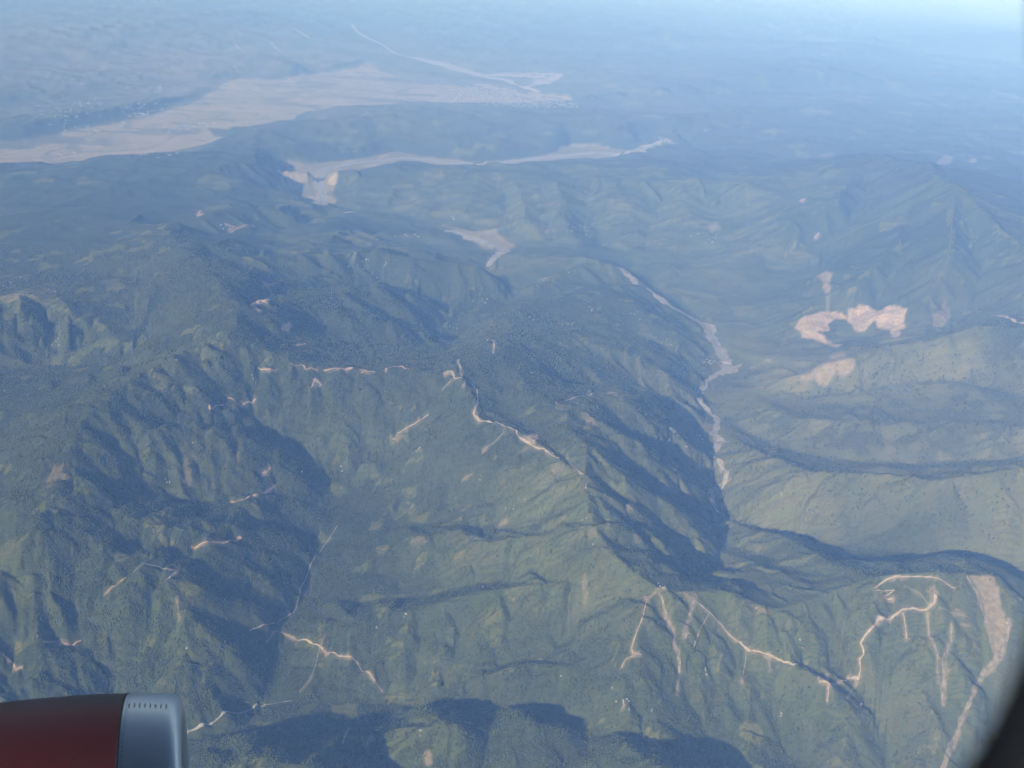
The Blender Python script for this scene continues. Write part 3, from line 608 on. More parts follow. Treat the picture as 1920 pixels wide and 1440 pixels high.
m_scar = plain_mat("slide_rubble", (0.30, 0.245, 0.175), .95, (0.15, 0.13, 0.085), .035)
ROADS = [
 ([(433,942),(457,938),(480,927),(497,925),(515,912)], 17, m_pink), ([(492,888),(500,884),(507,877)], 14, m_pink), ([(392,767),(405,760),(418,759)], 13, m_pink), ([(427,747),(437,750),(443,758),(467,753),(479,748)], 13, m_pink),
 ([(483,690),(500,693),(517,695)], 13, m_pink), ([(547,682),(567,685),(577,692),(595,695)], 15, m_pink), ([(607,696),(627,691),(640,692),(673,692),(690,697),(703,698)], 15, m_pink), ([(723,699),(730,690),(740,687),(767,693)], 15, m_pink),
 ([(833,702),(848,697),(853,709),(870,712),(886,721),(895,735),(895,755),(888,777),(898,788),(933,793),(967,807),(968,814),(982,824),(998,837),(1018,842),(1041,857),(1065,867),(1081,881),(1093,891)], 15, m_road), ([(1100,903),(1098,917)], 12, m_road),
 ([(858,675),(862,687),(867,707)], 18, m_road), ([(913,637),(927,642),(925,663)], 15, m_road), ([(803,777),(780,793),(753,810),(735,823)], 9, m_road), ([(853,708),(838,722),(829,732)], 9, m_track), ([(872,712),(869,725)], 8, m_track),
 ([(498,538),(510,533),(520,530)], 48, m_pink), ([(515,554),(500,567),(483,565),(475,577),(488,583)], 48, m_pink), ([(527,618),(537,614),(545,608)], 38, m_pink), ([(553,648),(573,645)], 34, m_pink), ([(583,728),(590,712),(603,722)], 16, m_road),
 ([(195,1116),(217,1098),(237,1083)], 8, m_road), ([(250,1073),(277,1058),(300,1063),(317,1070),(335,1070),(322,1080),(310,1088)], 12, m_road), ([(358,1026),(393,1017),(427,1017),(452,1007)], 16, m_pink), ([(82,1205),(110,1205),(133,1210),(152,1202)], 12, m_pink), ([(7,1227),(23,1243),(30,1257),(43,1252)], 11, m_road), ([(330,1120),(337,1160)], 8, m_track),
 ([(500,1205),(510,1192),(520,1183),(550,1197),(587,1208),(610,1223),(633,1230),(670,1243),(700,1273),(717,1297)], 8, m_road), ([(610,1190),(597,1223),(583,1273),(563,1297)], 5, m_track), ([(655,1365),(648,1380),(643,1395)], 10, m_road),
 ([(1303,1127),(1330,1150),(1353,1173),(1373,1197),(1400,1218),(1420,1222),(1440,1227),(1467,1240),(1487,1248),(1510,1247),(1523,1257),(1537,1277),(1557,1283),(1577,1280),(1590,1270),(1610,1272),(1613,1253),(1610,1237),(1620,1227),(1613,1207),(1623,1190),(1642,1173),(1647,1163),(1670,1160),(1690,1145),(1710,1142),(1737,1143),(1753,1133),(1755,1110)], [7,8,8,8,9,9,12,12,9,8,9,13,14,13,12,13,9,8,8,8,9,10,14,12,11,10,16,18,16], m_road),
 ([(1640,1103),(1650,1095),(1663,1087),(1680,1082),(1743,1082),(1763,1087),(1790,1103)], 11, m_road), ([(1640,1107),(1660,1108),(1677,1107),(1657,1118),(1662,1124),(1675,1122)], 6, m_road), ([(1610,1272),(1600,1290),(1588,1310)], 6, m_track),
 ([(1230,1110),(1213,1123),(1207,1153),(1193,1187),(1183,1217),(1187,1227),(1203,1228),(1173,1237),(1165,1253)], 6, m_pink), ([(1240,1103),(1255,1104),(1275,1107)], 9, m_road), ([(1165,1330),(1170,1325),(1168,1312)], 5, m_pink), ([(945,810),(925,832),(905,845)], 6, m_track),
 ([(1738,1147),(1741,1187),(1757,1227),(1760,1280)], 7, m_scar), ([(1783,1167),(1783,1200),(1767,1233),(1770,1262),(1767,1300),(1768,1322)], 10, m_scar), ([(1813,1080),(1830,1110),(1850,1170),(1862,1220)], 9, m_scar), ([(1693,1150),(1698,1175),(1700,1198)], 8, m_road), ([(1302,1123),(1292,1160),(1284,1200)], 12, m_scar), ([(1400,1218),(1397,1240),(1390,1280)], 6, m_track), ([(1442,1228),(1443,1258)], 8, m_scar), ([(1551,1266),(1551,1316)], 10, m_pink), ([(1760,1140),(1790,1150),(1820,1160)], 6, m_track), ([(1700,1100),(1730,1120),(1745,1140)], 6, m_track), ([(1330,1150),(1312,1180),(1300,1215)], 7, m_scar),
 ([(1060,752),(1090,743),(1110,738),(1150,736)], 10, m_road), ([(868,900),(880,892),(890,886)], 7, m_track), ([(740,975),(755,965),(775,948)], 7, m_track), ([(375,395),(372,405),(380,400)], 40, m_pink), ([(430,437),(445,428),(455,425),(475,424)], 22, m_pink), ([(420,420),(440,425),(430,432)], 18, m_pink),
 ([(20,280),(45,285)], 25, m_road), ([(185,190),(235,215),(262,213)], 30, m_track), ([(335,238),(372,240)], 25, m_road), ([(120,135),(175,143)], 35, m_track), ([(80,165),(120,178)], 35, m_track), ([(280,100),(300,118),(322,136)], 35, m_track),
 ([(440,82),(452,94)], 60, m_road), ([(545,50),(565,62),(580,72)], [60,110,120], m_road), ([(508,80),(530,97)], 60, m_road), ([(538,145),(545,150),(552,157)], 70, m_pink), ([(606,105),(620,111)], 60, m_road), ([(440,55),(450,62)], 80, m_road), ([(405,115),(415,125),(435,130)], 40, m_track),
 ([(1500,378),(1508,373)], 35, m_pink), ([(1527,446),(1536,438)], 30, m_pink), ([(1868,593),(1885,594),(1905,605),(1920,607)], 26, m_pink), ([(1270,895),(1285,892)], 12, m_track), ([(1395,815),(1402,822),(1410,830)], 14, m_track),
]
for pix, w_, mt in ROADS:
    w_ = [v * .85 for v in w_] if isinstance(w_, list) else (w_ * .85 if w_ < 30 else w_)
    ribbon("dirt_road", pix, w_, mt, lift=3.5, wob=.6)
for pix, w_ in [([(1233,1104),(1243,1127),(1250,1160),(1260,1187),(1263,1207),(1270,1227),(1273,1270),(1269,1303)], [9,11,15,28,24,20,22,14]), ([(1893,1160),(1885,1200),(1867,1237),(1847,1263),(1827,1287),(1817,1320),(1803,1347),(1793,1380),(1777,1410),(1767,1440),(1755,1470)], [26,34,34,22,17,19,22,24,24,22,20])]:
    o = ribbon("landslide_scar", pix, w_, m_scar, wob=.6, lift=3.0)
RIVERS = [
 ([(1255,262),(1238,270),(1205,275),(1192,285),(1150,288),(1110,287),(1060,292),(1000,298),(950,303),(900,309),(860,308)], [220,260,120,180,130,110,90,110,80,70,80]),
 ([(860,308),(800,300),(760,296),(700,302),(650,308),(615,316),(600,326),(597,340),(604,356),(606,370),(600,384)], [80,60,60,60,70,80,90,90,110,120,120]),
 ([(645,399),(670,398),(705,403)], [30,70,20]), ([(835,432),(860,437),(880,446),(905,452),(935,462),(945,472),(930,480),(915,500)], [30,60,90,110,120,100,60,40]),
 ([(1160,502),(1190,525),(1230,555),(1265,578),(1300,598),(1328,612),(1335,635),(1350,660),(1365,680),(1370,692),(1340,703),(1325,715)], [40,60,60,60,70,80,55,60,70,75,30,18]),
 ([(1325,715),(1313,735),(1312,755),(1330,772),(1343,785),(1347,800),(1340,815),(1348,830),(1343,842),(1334,850),(1336,858),(1350,870),(1362,885),(1366,900),(1345,910),(1333,922),(1337,940),(1345,958),(1350,964)], [26,30,32,22,28,34,40,44,30,34,16,18,24,26,26,30,24,18,14]),
 ([(1345,835),(1360,830),(1368,828)], 18), ([(1378,690),(1390,682)], 30),
 ([(633,985),(620,1005),(593,1040),(580,1065),(567,1095),(555,1140),(550,1150),(530,1160),(500,1172),(467,1183)], [6,8,8,9,8,7,9,10,7,8]),
 ([(345,1378),(370,1366),(397,1357),(413,1345),(443,1338),(463,1333),(483,1320),(510,1320),(550,1313)], [16,14,12,10,9,14,9,7,5]),
 ([(660,46),(668,58),(690,72),(720,85),(738,100),(775,108)], [40,120,90,70,70,60]), ([(775,108),(820,118),(860,130),(900,142),(950,150),(985,165),(1010,172)], [150,260,220,160,130,100,60]), ([(900,141),(960,138),(1030,142),(1010,158),(985,165)], [60,300,420,300,100]),
]
for pix, w_ in RIVERS:
    w_ = [v * (2.0 if v > 17 else .7) for v in w_] if isinstance(w_, list) else w_ * 1.4
    ribbon("river_bed", pix, w_, m_sand, wob=.45, lift=1.6)
for pix, w_ in [([(1230,270),(1150,289),(1060,293),(1000,299),(950,304),(860,308),(800,300),(760,296),(700,302),(650,308),(615,316),(599,328),(598,342),(605,357),(603,372),(598,386)], 22), ([(840,434),(880,447),(925,458),(942,472)], 18), ([(1190,526),(1265,580),(1328,613),(1350,660),(1364,684),(1372,692),(1340,703),(1316,735),(1314,755),(1340,785),(1345,830),(1336,855),(1362,887),(1362,900),(1335,922),(1340,950)], 9),
                ([(618,322),(606,334),(603,348),(608,360),(600,372),(604,384)], 14), ([(345,1378),(397,1357),(443,1338),(483,1320)], 4)]:
    ribbon("river", pix, w_, m_water, wob=.3, lift=4.2, jit=.8)
ter.data.attributes["cover"].data.foreach_set("color", np.stack([opn_f, dry_tint, np.clip(np.maximum(earth, EARTH2), 0, 1), np.ones_like(X)], -1).astype(np.float32).ravel())


# ------------------------------------------------------------------ forest: one mass of tree crowns on the nearer slopes
def make_forest():
    n = 700000
    yy = 2500 + (10500 - 2500) * rng.random(n) ** 1.45
    xx = (rng.random(n) * 2 - 1) * (0.60 * yy + 250)
    j = np.clip(np.searchsorted(ys, yy) - 1, 0, NV - 1); i = np.clip(((xx / Wd[j] + 1) * .5 * (NU - 1)).astype(int), 0, NU - 1)
    pr = np.clip(1.0 - 1.6 * opn_f[j, i], .008, 1) * smooth(10500, 8200, yy) * (1 - np.clip(dry_tint[j, i] + earth[j, i] * 2, 0, 1))
    clump = vnoise(xx / 60, yy / 60, 401)
    pr = np.where(CLEAR[j, i] | CLEAR[np.minimum(j + 1, NV - 1), i] | CLEAR[j, np.minimum(i + 1, NU - 1)], 0, pr)
    keep = rng.random(n) < pr * (0.12 + .88 * smooth(.25, .7, clump)) * 0.74
    xx, yy = xx[keep], yy[keep]
    zz = hsamp(xx, yy) - H_CAM
    me = bpy.data.meshes.new("forest"); me.vertices.add(len(xx)); me.vertices.foreach_set("co", np.stack([xx, yy, zz], -1).astype(np.float32).ravel())
    sc_ = (0.65 + 0.75 * rng.random(len(xx)) ** 1.5) * np.clip(yy / 6500, .85, 1.25)
    a = me.attributes.new("size", 'FLOAT', 'POINT'); a.data.foreach_set("value", sc_.astype(np.float32))
    o = bpy.data.objects.new("forest", me); COL.objects.link(o); o["kind"] = "stuff"
    o["label"] = "dark green woodland covering the slopes and gullies"
    f = NB("tree_crowns"); oi = f.n("ShaderNodeObjectInfo")
    f.l(f.mix(oi.outputs["Random"], f.mix(f.ramp(f.noise(.0045, 4), .40, .60), (0.019, 0.031, 0.009), (0.046, 0.050, 0.014)), (0.080, 0.094, 0.022)), f.b.inputs["Base Color"]); f.b.inputs["Roughness"].default_value = .9; f.b.inputs["Specular IOR Level"].default_value = .1
    me.materials.append(f.m)
    ng = bpy.data.node_groups.new("forest", 'GeometryNodeTree')
    ng.interface.new_socket("Geometry", in_out='INPUT', socket_type='NodeSocketGeometry'); ng.interface.new_socket("Geometry", in_out='OUTPUT', socket_type='NodeSocketGeometry')
    N = ng.nodes.new; L = ng.links.new
    gi, go = N("NodeGroupInput"), N("NodeGroupOutput")
    ico = N("GeometryNodeMeshIcoSphere"); ico.inputs["Radius"].default_value = 5.2; ico.inputs["Subdivisions"].default_value = 1
    tr = N("GeometryNodeTransform"); tr.inputs["Scale"].default_value = (1, 1, 1.25); tr.inputs["Translation"].default_value = (0, 0, 4.2); L(ico.outputs["Mesh"], tr.inputs["Geometry"])
    sm_ = N("GeometryNodeSetMaterial"); sm_.inputs["Material"].default_value = f.m; L(tr.outputs[0], sm_.inputs["Geometry"])
    na = N("GeometryNodeInputNamedAttribute"); na.data_type = 'FLOAT'; na.inputs["Name"].default_value = "size"
    rv = N("FunctionNodeRandomValue"); rv.data_type = 'FLOAT_VECTOR'; rv.inputs[0].default_value = (-.25, -.25, 0); rv.inputs[1].default_value = (.25, .25, 6.28)
    ip = N("GeometryNodeInstanceOnPoints"); L(gi.outputs[0], ip.inputs["Points"]); L(sm_.outputs[0], ip.inputs["Instance"]); L(na.outputs["Attribute"], ip.inputs["Scale"]); L(rv.outputs[0], ip.inputs["Rotation"])
    L(ip.outputs[0], go.inputs[0])
    md = o.modifiers.new("crowns", 'NODES'); md.node_group = ng
    print("trees", len(xx))

# ------------------------------------------------------------------ houses
m_wall = plain_mat("house_wall", (0.34, 0.30, 0.26), .9, (0.27, 0.24, 0.20), .5)
m_tin = plain_mat("tin_roof", (0.34, 0.35, 0.37), .5, (0.27, 0.28, 0.30), .3, .4)
m_blue = plain_mat("blue_roof", (0.30, 0.45, 0.60), .5, (0.25, 0.38, 0.52), .3, .4)
m_tile = plain_mat("clay_roof", (0.36, 0.20, 0.13), .8, (0.28, 0.16, 0.11), .3)
def house_mesh(name, L, W, H, roof):
    e = .6
    v = [(-L, -W, -4), (L, -W, -4), (L, W, -4), (-L, W, -4), (-L, -W, H), (L, -W, H), (L, W, H), (-L, W, H), (-L, 0, H + W * .6), (L, 0, H + W * .6)]
    f = [(0, 1, 5, 4), (1, 2, 6, 5), (2, 3, 7, 6), (3, 0, 4, 7), (4, 7, 8), (5, 9, 6)]
    h1 = H - e * .6
    k = len(v)
    v += [(-L - e, -W - e, h1), (L + e, -W - e, h1), (L + e, 0, H + W * .6 + .15), (-L - e, 0, H + W * .6 + .15), (-L - e, W + e, h1), (L + e, W + e, h1)]
    f += [(k, k + 1, k + 2, k + 3), (k + 3, k + 2, k + 5, k + 4)]
    me = bpy.data.meshes.new(name); me.from_pydata(v, [], f); me.materials.append(m_wall); me.materials.append(roof)
    for p in me.polygons[-2:]: p.material_index = 1
    me.update(); return me
HM = [house_mesh("house", 6.5, 3.6, 5, m_tin), house_mesh("house", 5, 3.2, 4, m_tin), house_mesh("house", 7.5, 4, 5, m_blue), house_mesh("house", 5.5, 3.4, 4.5, m_tile), house_mesh("house", 10, 4.5, 6, m_tin)]
# (pixel x, pixel y, how many, spread in metres, label, group)
VIL = [
 (1243,1101,5,45,"small white roofed house on the crest where the landslide begins"), (1112,1021,2,16,"white house standing alone in the light green clearing on the crest"), (1142,983,2,25,"white house beside the road below the crest bend"), (1100,972,2,30,"white house at the edge of the shaded spur"),
 (963,955,5,70,"pale house in the small hamlet on the sunlit slope"), (900,900,2,20,"pale house beside the short track on the sunlit slope"), (906,1100,2,20,"pale roofed house below the middle spur"), (762,1152,3,30,"white house on the crest of the low sunlit spur"), (707,1177,2,18,"small white house below the low sunlit spur"),
 (790,1370,3,28,"white house on the near green ridge at the bottom"), (1175,1311,4,45,"white roofed house on the slope left of the landslide streak"), (1222,1334,2,20,"white house in the trees near the landslide streak"), (1148,1290,1,5,"lone white house beside the shaded hollow"), (1052,1268,1,5,"lone pale house above the dark hollow"),
 (350,1215,2,15,"white house on the dark spur above the engine"), (345,1320,1,5,"pale house right above the engine lip"), (313,905,4,50,"white house in the steep hamlet on the left spur"), (350,895,1,5,"lone white house on the bare left spur"), (362,830,3,30,"pale house along the left spur crest"),
 (566,885,1,5,"lone white house at the foot of the shaded spur"), (640,875,5,40,"house in the small hamlet by the valley bottom"), (640,915,1,5,"lone reddish house beside the valley stream"), (785,842,5,40,"house in the cluster below the valley track"), (590,715,5,40,"white house in the yard below the ridge road"), (475,712,4,40,"white house below the left ridge road"),
 (842,697,7,45,"house crowded around the road junction on the ridge"), (860,684,4,40,"pale house above the road junction"), (1003,826,3,45,"pale house at the bare earth widening of the ridge road"), (1035,850,2,18,"pale house along the ridge road"), (1107,926,2,14,"white house where the ridge road ends"),
 (1043,755,3,25,"white house at the foot of the shaded hollow"), (998,700,3,30,"pale house inside the shaded hollow"), (1100,738,5,70,"white house strung along the spur track"), (1100,777,2,16,"white house on the bare knob between shadows"), (1210,777,2,16,"white house in the shaded upper spur"),
 (1257,803,3,30,"white house on the lower shaded spur"), (1253,822,2,24,"white house below the lower shaded spur"), (1287,838,3,30,"white house above the river gorge"), (1311,818,6,40,"white roofed house on the river terrace"), (1270,875,3,32,"white house in the sunlit patch of the lower spur"), (1314,876,2,20,"white house on the knoll by the river bend"),
 (1345,930,6,60,"white house in the small riverside hamlet"), (1330,680,14,110,"house in the village along the riverside terrace"), (1365,955,2,20,"pale house near the gorge mouth"), (1488,870,1,5,"lone white house on the dark right hand ridge"), (1413,843,1,5,"lone white house at the tip of the right hand ridge"), (1465,930,3,35,"white house on the grassy right hand slope"), (1705,910,3,40,"pale house on the far grassy ridge"),
 (1500,1200,2,60,"small pale house in the bright green field"), (1465,1338,2,18,"white house in the lower green field"), (1615,1320,2,16,"white house below the winding road"), (1323,1257,3,30,"pale house on the slope right of the streak"), (1287,1190,3,22,"pale house beside the second slide"),
 (920,505,8,160,"pale house in the valley village by the wood edge"), (905,560,9,200,"white house among the valley fields"), (850,615,6,120,"white house above the valley fields"), (1030,520,5,150,"pale house on the mid hill fields"), (1065,608,6,110,"white house by the shaded mid spur"), (1110,580,5,120,"pale house on the mid hill crest"), (1000,600,4,120,"white house in the forest clearing"),
 (930,645,5,60,"white house along the short crest road"), (965,632,5,120,"white house by the bright strip fields"), (1190,590,4,80,"white house on the far shaded spur"), (1250,640,4,80,"white house low on the far shaded spur"), (500,570,6,120,"pale house along the red road bends"), (540,610,4,70,"pale house beside the small red road"), (700,510,8,300,"white house scattered on the dark blue hill"),
 (105,640,6,110,"white house in the left hand clearing"), (60,555,4,90,"white house on the bare left rise"), (130,545,5,200,"white house on the far left slope"), (20,530,8,260,"white house in the far left terraces"), (430,430,6,160,"pale house by the far left quarry road"), (9,733,1,5,"lone white house at the left edge"), (330,675,2,24,"white house on the left mountain shoulder"), (400,690,2,20,"white house between the lit left spurs"),
 (680,490,6,200,"pale house on the hill beyond the dark mountain"), (760,440,8,240,"pale house in the bright hill fields"), (850,410,6,240,"pale house below the mid range"), (1100,440,8,240,"pale house in the fields across the river"), (1330,450,8,300,"pale house on the hazy right hand slope"), (1280,690,4,60,"house on the track above the terrace"),
]
ORD = ["leftmost", "second from left", "third from left", "fourth from left", "fifth from left", "sixth from left", "seventh from left", "eighth from left", "ninth from left", "tenth from left", "eleventh from left", "twelfth from left", "thirteenth from left", "fourteenth from left"]
def px_of(x, y, z):
    v = Vector((x, y, z)); return 960 + FPX * v.dot(RR) / v.dot(F_)
for px, py, n_, spr, lab in VIL:
    c_ = hit([(px, py)])[0]
    dist = math.hypot(*c_)
    spots = [tuple(c_)] + [(c_[0] + random.gauss(0, spr * .5), c_[1] + random.gauss(0, spr * .5)) for k in range(n_ - 1)]
    spots = sorted([(x, y, float(hsamp(x, y)) - H_CAM) for x, y in spots], key=lambda p: px_of(*p))
    for k, (x, y, z) in enumerate(spots):
        q = random.choice([0, 0, 1, 1, 0, 2, 3, 4]) if n_ > 1 else random.choice([0, 1])
        o = bpy.data.objects.new("house", HM[q]); COL.objects.link(o)
        clear_at(np.array([x]), np.array([y]))
        o.location = (x, y, z + 1.0); o.rotation_euler = (0, 0, random.uniform(0, 3.14))
        sc_ = random.uniform(.7, 1.0) * min(1.7, max(.9, dist / 8500)); o.scale = (sc_, sc_, sc_)
        t_ = lab
        if q in (2, 3):
            for w_ in ("small white roofed house", "white roofed house", "pale roofed house", "white house", "pale house", "house"):
                if t_.startswith(w_): t_ = ("blue" if q == 2 else "brown") + " roofed house" + t_[len(w_):]; break
        o["label"] = t_ + (", " + ORD[k] if n_ > 1 else ""); o["category"] = "house"
        o["group"] = "hillside houses"

make_forest()

# ------------------------------------------------------------------ the town and hamlets on the plain, too far to tell houses apart
def boxes(name, spots, mat, label):
    V, F = [], []
    for x, y, w, d, h, a in spots:
        z = float(hsamp(x, y)) - H_CAM; c_, s_ = math.cos(a), math.sin(a); k = len(V)
        for dz in (-3, h):
            for sx, sy in ((-1, -1), (1, -1), (1, 1), (-1, 1)):
                V.append((x + c_ * w * sx - s_ * d * sy, y + s_ * w * sx + c_ * d * sy, z + dz))
        F += [(k + 4, k + 5, k + 6, k + 7)] + [(k + i, k + (i + 1) % 4, k + 4 + (i + 1) % 4, k + 4 + i) for i in range(4)]
    o = build(name, V, F, mat); o["kind"] = "stuff"; o["label"] = label
    return o
TOWN = [(835,172),(870,163),(905,163),(950,167),(1000,176),(1040,184),(1085,200),(1030,200),(960,198),(900,197),(845,193),(825,182)]
TW = hit(TOWN); sp = []
while len(sp) < 1900:
    x = random.uniform(TW[:, 0].min(), TW[:, 0].max()); y = random.uniform(TW[:, 1].min(), TW[:, 1].max())
    if poly_sd(np.array([x]), np.array([y]), TW)[0] < random.uniform(-500, 260) : sp.append((x, y, random.uniform(7, 22), random.uniform(6, 16), random.uniform(6, 16), random.uniform(0, 3.14)))
boxes("town", sp, plain_mat("town_walls", (0.27, 0.245, 0.225), .9, (0.18, 0.165, 0.15), .02), "pale built-up town spread at the edge of the far plain")
sp = []
for px, py, n_, r_ in [(285,213,60,500),(265,215,30,300),(150,195,40,900),(120,215,40,800),(420,130,30,700),(300,165,40,900),(680,115,50,900),(700,145,40,900),(600,170,40,1500),(560,110,30,900),(740,160,40,900),(340,240,25,400),(200,230,30,900),(60,140,30,1500),(400,235,20,300),(650,195,30,500),(130,285,15,400),(300,290,12,400)]:
    c_ = hit([(px, py)])[0]
    for k in range(n_): sp.append((c_[0] + random.gauss(0, r_ * .6), c_[1] + random.gauss(0, r_ * .6), random.uniform(9, 26), random.uniform(8, 16), random.uniform(5, 10), random.uniform(0, 3.14)))
boxes("hamlets", sp, plain_mat("hamlet_walls", (0.32, 0.30, 0.28), .9, (0.24, 0.22, 0.2), .02), "tiny pale hamlets dotted over the far plain")

# ------------------------------------------------------------------ the aircraft: engine below the window, window frame round the camera
AX = Vector((0.93912019, 0.34181179, -0.0348995)); AY = Vector((-0.31963071, 0.83185328, -0.45371394)); AZ = Vector((-0.12605352, 0.43724687, 0.89046375))
plane = bpy.data.objects.new("airliner", None); COL.objects.link(plane); plane.matrix_world = (Matrix.Rotation(R(26.0) - PITCH, 3, 'X') @ Matrix((AX, AY, AZ)).transposed()).to_4x4()
plane["label"] = "banking airliner: red engine and dark window frame with painted-in shade, silver intake lip"; plane["category"] = "airplane"
def child(o, p):
    o.parent = p; return o
def ring_mesh(name, prof, n, mat, parent, close=False, ph=0.0):
    V = [(x, r * math.cos(2 * math.pi * k / n + ph), r * math.sin(2 * math.pi * k / n + ph)) for x, r in prof for k in range(n)]
    m_ = len(prof); F = []
    for i in range(m_ if close else m_ - 1):
        for k in range(n):
            a, b = i * n + k, i * n + (k + 1) % n; c_, d_ = ((i + 1) % m_) * n + (k + 1) % n, ((i + 1) % m_) * n + k
            F.append((a, d_, c_, b))
    o = build(name, V, F, mat, True); return child(o, parent)
EC = Vector((-0.413, 4.834, -2.408))
m_red = NB("red_cowl_with_shade"); m_red.b.inputs["Roughness"].default_value = .45; m_red.b.inputs["Specular IOR Level"].default_value = .16
m_red.l(m_red.mix(m_red.ramp(m_red.noise(2.0), .35, .65), (0.072, 0.0105, 0.0115), (0.060, 0.0095, 0.0105)), m_red.b.inputs["Base Color"])  # red darkened to hold the shade of the fuselage, which is not modelled
m_lip = NB("polished_lip"); m_lip.b.inputs["Metallic"].default_value = 1.0; m_lip.b.inputs["Roughness"].default_value = .30; m_lip.b.inputs["Base Color"].default_value = (.50, .53, .56, 1)
m_lip.l(m_lip.ramp(m_lip.noise(14.0), .2, .9), m_lip.b.inputs["Roughness"]) if False else None
m_dark = plain_mat("duct_dark", (0.03, 0.03, 0.035), .6, None, 3.0)
m_seam = plain_mat("seam_black", (0.012, 0.012, 0.014), .7, None, 3.0)
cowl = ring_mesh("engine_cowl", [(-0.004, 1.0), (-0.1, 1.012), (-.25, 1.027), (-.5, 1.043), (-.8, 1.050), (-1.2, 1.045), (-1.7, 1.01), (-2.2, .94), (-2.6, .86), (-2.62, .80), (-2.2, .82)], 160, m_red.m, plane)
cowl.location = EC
lip = ring_mesh("intake_lip", [(0.0, .998), (.06, .993), (.12, .983), (.17, .974), (.205, .966), (.232, .955), (.250, .936), (.259, .905), (.256, .860), (.230, .828), (.16, .805), (.05, .795), (-.1, .79)], 160, m_lip.m, cowl)
ring_mesh("intake_duct", [(-.1, .79), (-.5, .80), (-1.0, .80), (-1.02, .05)], 96, m_dark, cowl)
ring_mesh("spinner", [(-.62, .004), (-.68, .09), (-.8, .18), (-.95, .24), (-1.01, .25)], 48, m_seam, cowl)
seam = ring_mesh("seam", [(-.006, .990), (-.006, 1.0015), (.004, 1.0015), (.004, .990)], 160, m_seam, cowl, True)
for k in range(24):
    a = 2 * math.pi * k / 24; V = []
    for r, tw in ((.22, .25), (.5, .7), (.78, 1.0)):
        for e in (-1, 1):
            da = e * .075 * (1 + .2 * r); x = -.90 + e * .05 * math.cos(tw)
            V.append((x, r * math.cos(a + da), r * math.sin(a + da)))
    child(build("fan_blade", V, [(0, 1, 3, 2), (2, 3, 5, 4)], m_dark), cowl)
def on_cowl(x, r, th): return Vector((x, r * math.cos(th), r * math.sin(th)))
def stud(name, x, r, th, lx, lt, mat, parent, dz=.0015):
    """small plate lying on the nacelle skin"""
    V = []
    for h in (-.002, dz):
        for sx, st in ((-1, -1), (1, -1), (1, 1), (-1, 1)): V.append(tuple(on_cowl(x + sx * lx, r(x + sx * lx) + h, th + st * lt / r(x))))
    o = build(name, V, [(0, 3, 2, 1), (4, 5, 6, 7), (0, 1, 5, 4), (1, 2, 6, 5), (2, 3, 7, 6), (3, 0, 4, 7)], mat); return child(o, parent)
def lip_r(x): return float(np.interp(x, [0.0, .06, .12, .17, .205, .232], [.998, .993, .983, .974, .966, .955]))
def cowl_r(x): return float(np.interp(-x, [0.004, .1, .25, .5, .8, 1.2], [1.0, 1.012, 1.027, 1.043, 1.05, 1.045]))
TH0 = math.atan2(-2.408, 4.834) + math.pi - math.acos(1.0 / 5.4)     # where the skin turns out of sight at the top
def th_at(a): return TH0 + a
V, F = [], []
for k in range(70):
    th = th_at(-.05 + k * .028)
    c0 = on_cowl(.018, lip_r(.018) + .0012, th); k0 = len(V)
    tx = Vector((1, 0, 0)); tt = Vector((0, -math.sin(th), math.cos(th)))
    for q in range(6): V.append(tuple(c0 + .0035 * (tx * math.cos(q * 1.0472) + tt * math.sin(q * 1.0472))))
    F.append(tuple(range(k0, k0 + 6)))
rv = child(build("rivets", V, F, m_seam), lip); rv["kind"] = "stuff"
for k in range(8):
    x = .028 + k * .0235
    for q, dth in enumerate((-.022, 0, .022)):
        stud("fastener", x, lip_r, th_at(.33 + dth + k * .002), .0025 if q != 1 else .0045, .0045, m_seam, lip)
stud("green_marking", -.575, cowl_r, th_at(.27), .05, .018, plain_mat("green_paint", (.05, .16, .12), .4, None, 3.), cowl)

# the window: rounded opening in the cabin side wall, close to the camera
def outline(off, n=18):
    x0, x1, z0, z1, r = -.09 - off, .2195 + off, -.135 - off, .235 + off, .115 + off
    P = []
    for cx_, cz_, a0 in ((x1 - r, z1 - r, 0), (x0 + r, z1 - r, 90), (x0 + r, z0 + r, 180), (x1 - r, z0 + r, 270)):
        for k in range(n):
            a = R(a0 + 90 * k / (n - 1)); P.append((cx_ + r * math.cos(a), cz_ + r * math.sin(a)))
    return P
def loft(name, prof, mat, parent):
    V, F = [], []
    for y, off in prof: V += [(x, y, z) for x, z in outline(off)]
    n = len(outline(0)); m_ = len(prof)
    for i in range(m_):
        for k in range(n):
            a, b = i * n + k, i * n + (k + 1) % n; c_, d_ = ((i + 1) % m_) * n + (k + 1) % n, ((i + 1) % m_) * n + k
            F.append((a, b, c_, d_))
    return child(build(name, V, F, mat, True), parent)
m_frame = plain_mat("frame_plastic_with_shade", (0.007, 0.009, 0.012), .6, (0.0055, 0.007, 0.009), 20., .2)  # frame and seal colours darkened to hold the shade of the unbuilt cabin
m_rubber = plain_mat("window_seal", (0.008, 0.009, 0.011), .7, None, 20., .2)
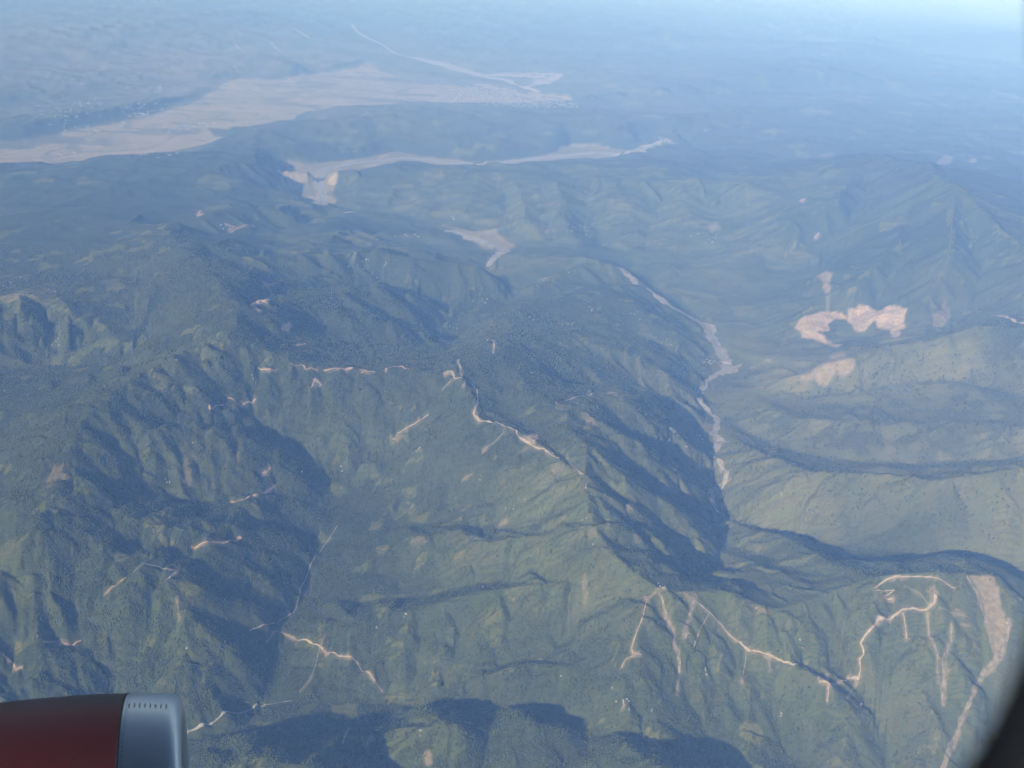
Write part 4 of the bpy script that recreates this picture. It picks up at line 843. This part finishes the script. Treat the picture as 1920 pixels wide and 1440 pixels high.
wf = loft("window_frame", [(.168, .004), (.150, .016), (.128, .034), (.106, .060), (.100, .085), (.100, .115), (.140, .118), (.192, .118), (.192, .004)], m_frame, plane)
loft("window_seal", [(.165, 0.0), (.163, .006), (.167, .010), (.190, .010), (.190, 0.0)], m_rubber, wf)
pm = NB("window_pane"); t_ = pm.t; t_.nodes.remove(pm.b)
tb = t_.nodes.new("ShaderNodeBsdfTransparent"); tb.inputs[0].default_value = (.98, .985, .985, 1); gb = t_.nodes.new("ShaderNodeBsdfGlossy"); gb.inputs["Roughness"].default_value = .05
mx = t_.nodes.new("ShaderNodeMixShader"); mx.inputs[0].default_value = .015
pm.l(tb.outputs[0], mx.inputs[1]); pm.l(gb.outputs[0], mx.inputs[2]); pm.l(mx.outputs[0], t_.nodes["Material Output"].inputs["Surface"])
P = outline(.008); n_ = len(P)
V = [(x, .178, z) for x, z in P] + [(x, .183, z) for x, z in P]
child(build("window_pane", V, [tuple(range(n_)), tuple(range(2 * n_ - 1, n_ - 1, -1))] + [(i, i + n_, (i + 1) % n_ + n_, (i + 1) % n_) for i in range(n_)], pm.m), wf)

#@@HAZE
# ------------------------------------------------------------------ haze
zmin = float(ZT.min()) - H_CAM - 30
bm = bmesh.new(); bmesh.ops.create_cube(bm, size=1.0)
me = bpy.data.meshes.new("haze")
X1 = float(Wd.max()) + 2000
for v in bm.verts:
    v.co = (v.co.x * 2 * X1, -12000 if v.co.y < 0 else float(ys[-1]) + 2000, zmin if v.co.z < 0 else 60.0)
bm.to_mesh(me); bm.free()
hz = bpy.data.objects.new("haze", me); COL.objects.link(hz); hz["kind"] = "stuff"
hm = bpy.data.materials.new("haze_air"); hm.use_nodes = True
n = hm.node_tree; n.nodes.remove(n.nodes["Principled BSDF"])
pv = n.nodes.new("ShaderNodeVolumePrincipled")
pv.inputs["Color"].default_value = (0.23, 0.445, 1.0, 1)
pv.inputs["Absorption Color"].default_value = (0.96, 0.98, 1, 1)
pv.inputs["Density"].default_value = 3.9e-5
pv.inputs["Anisotropy"].default_value = -0.24
n.links.new(pv.outputs[0], n.nodes["Material Output"].inputs["Volume"])
hz.data.materials.append(hm)
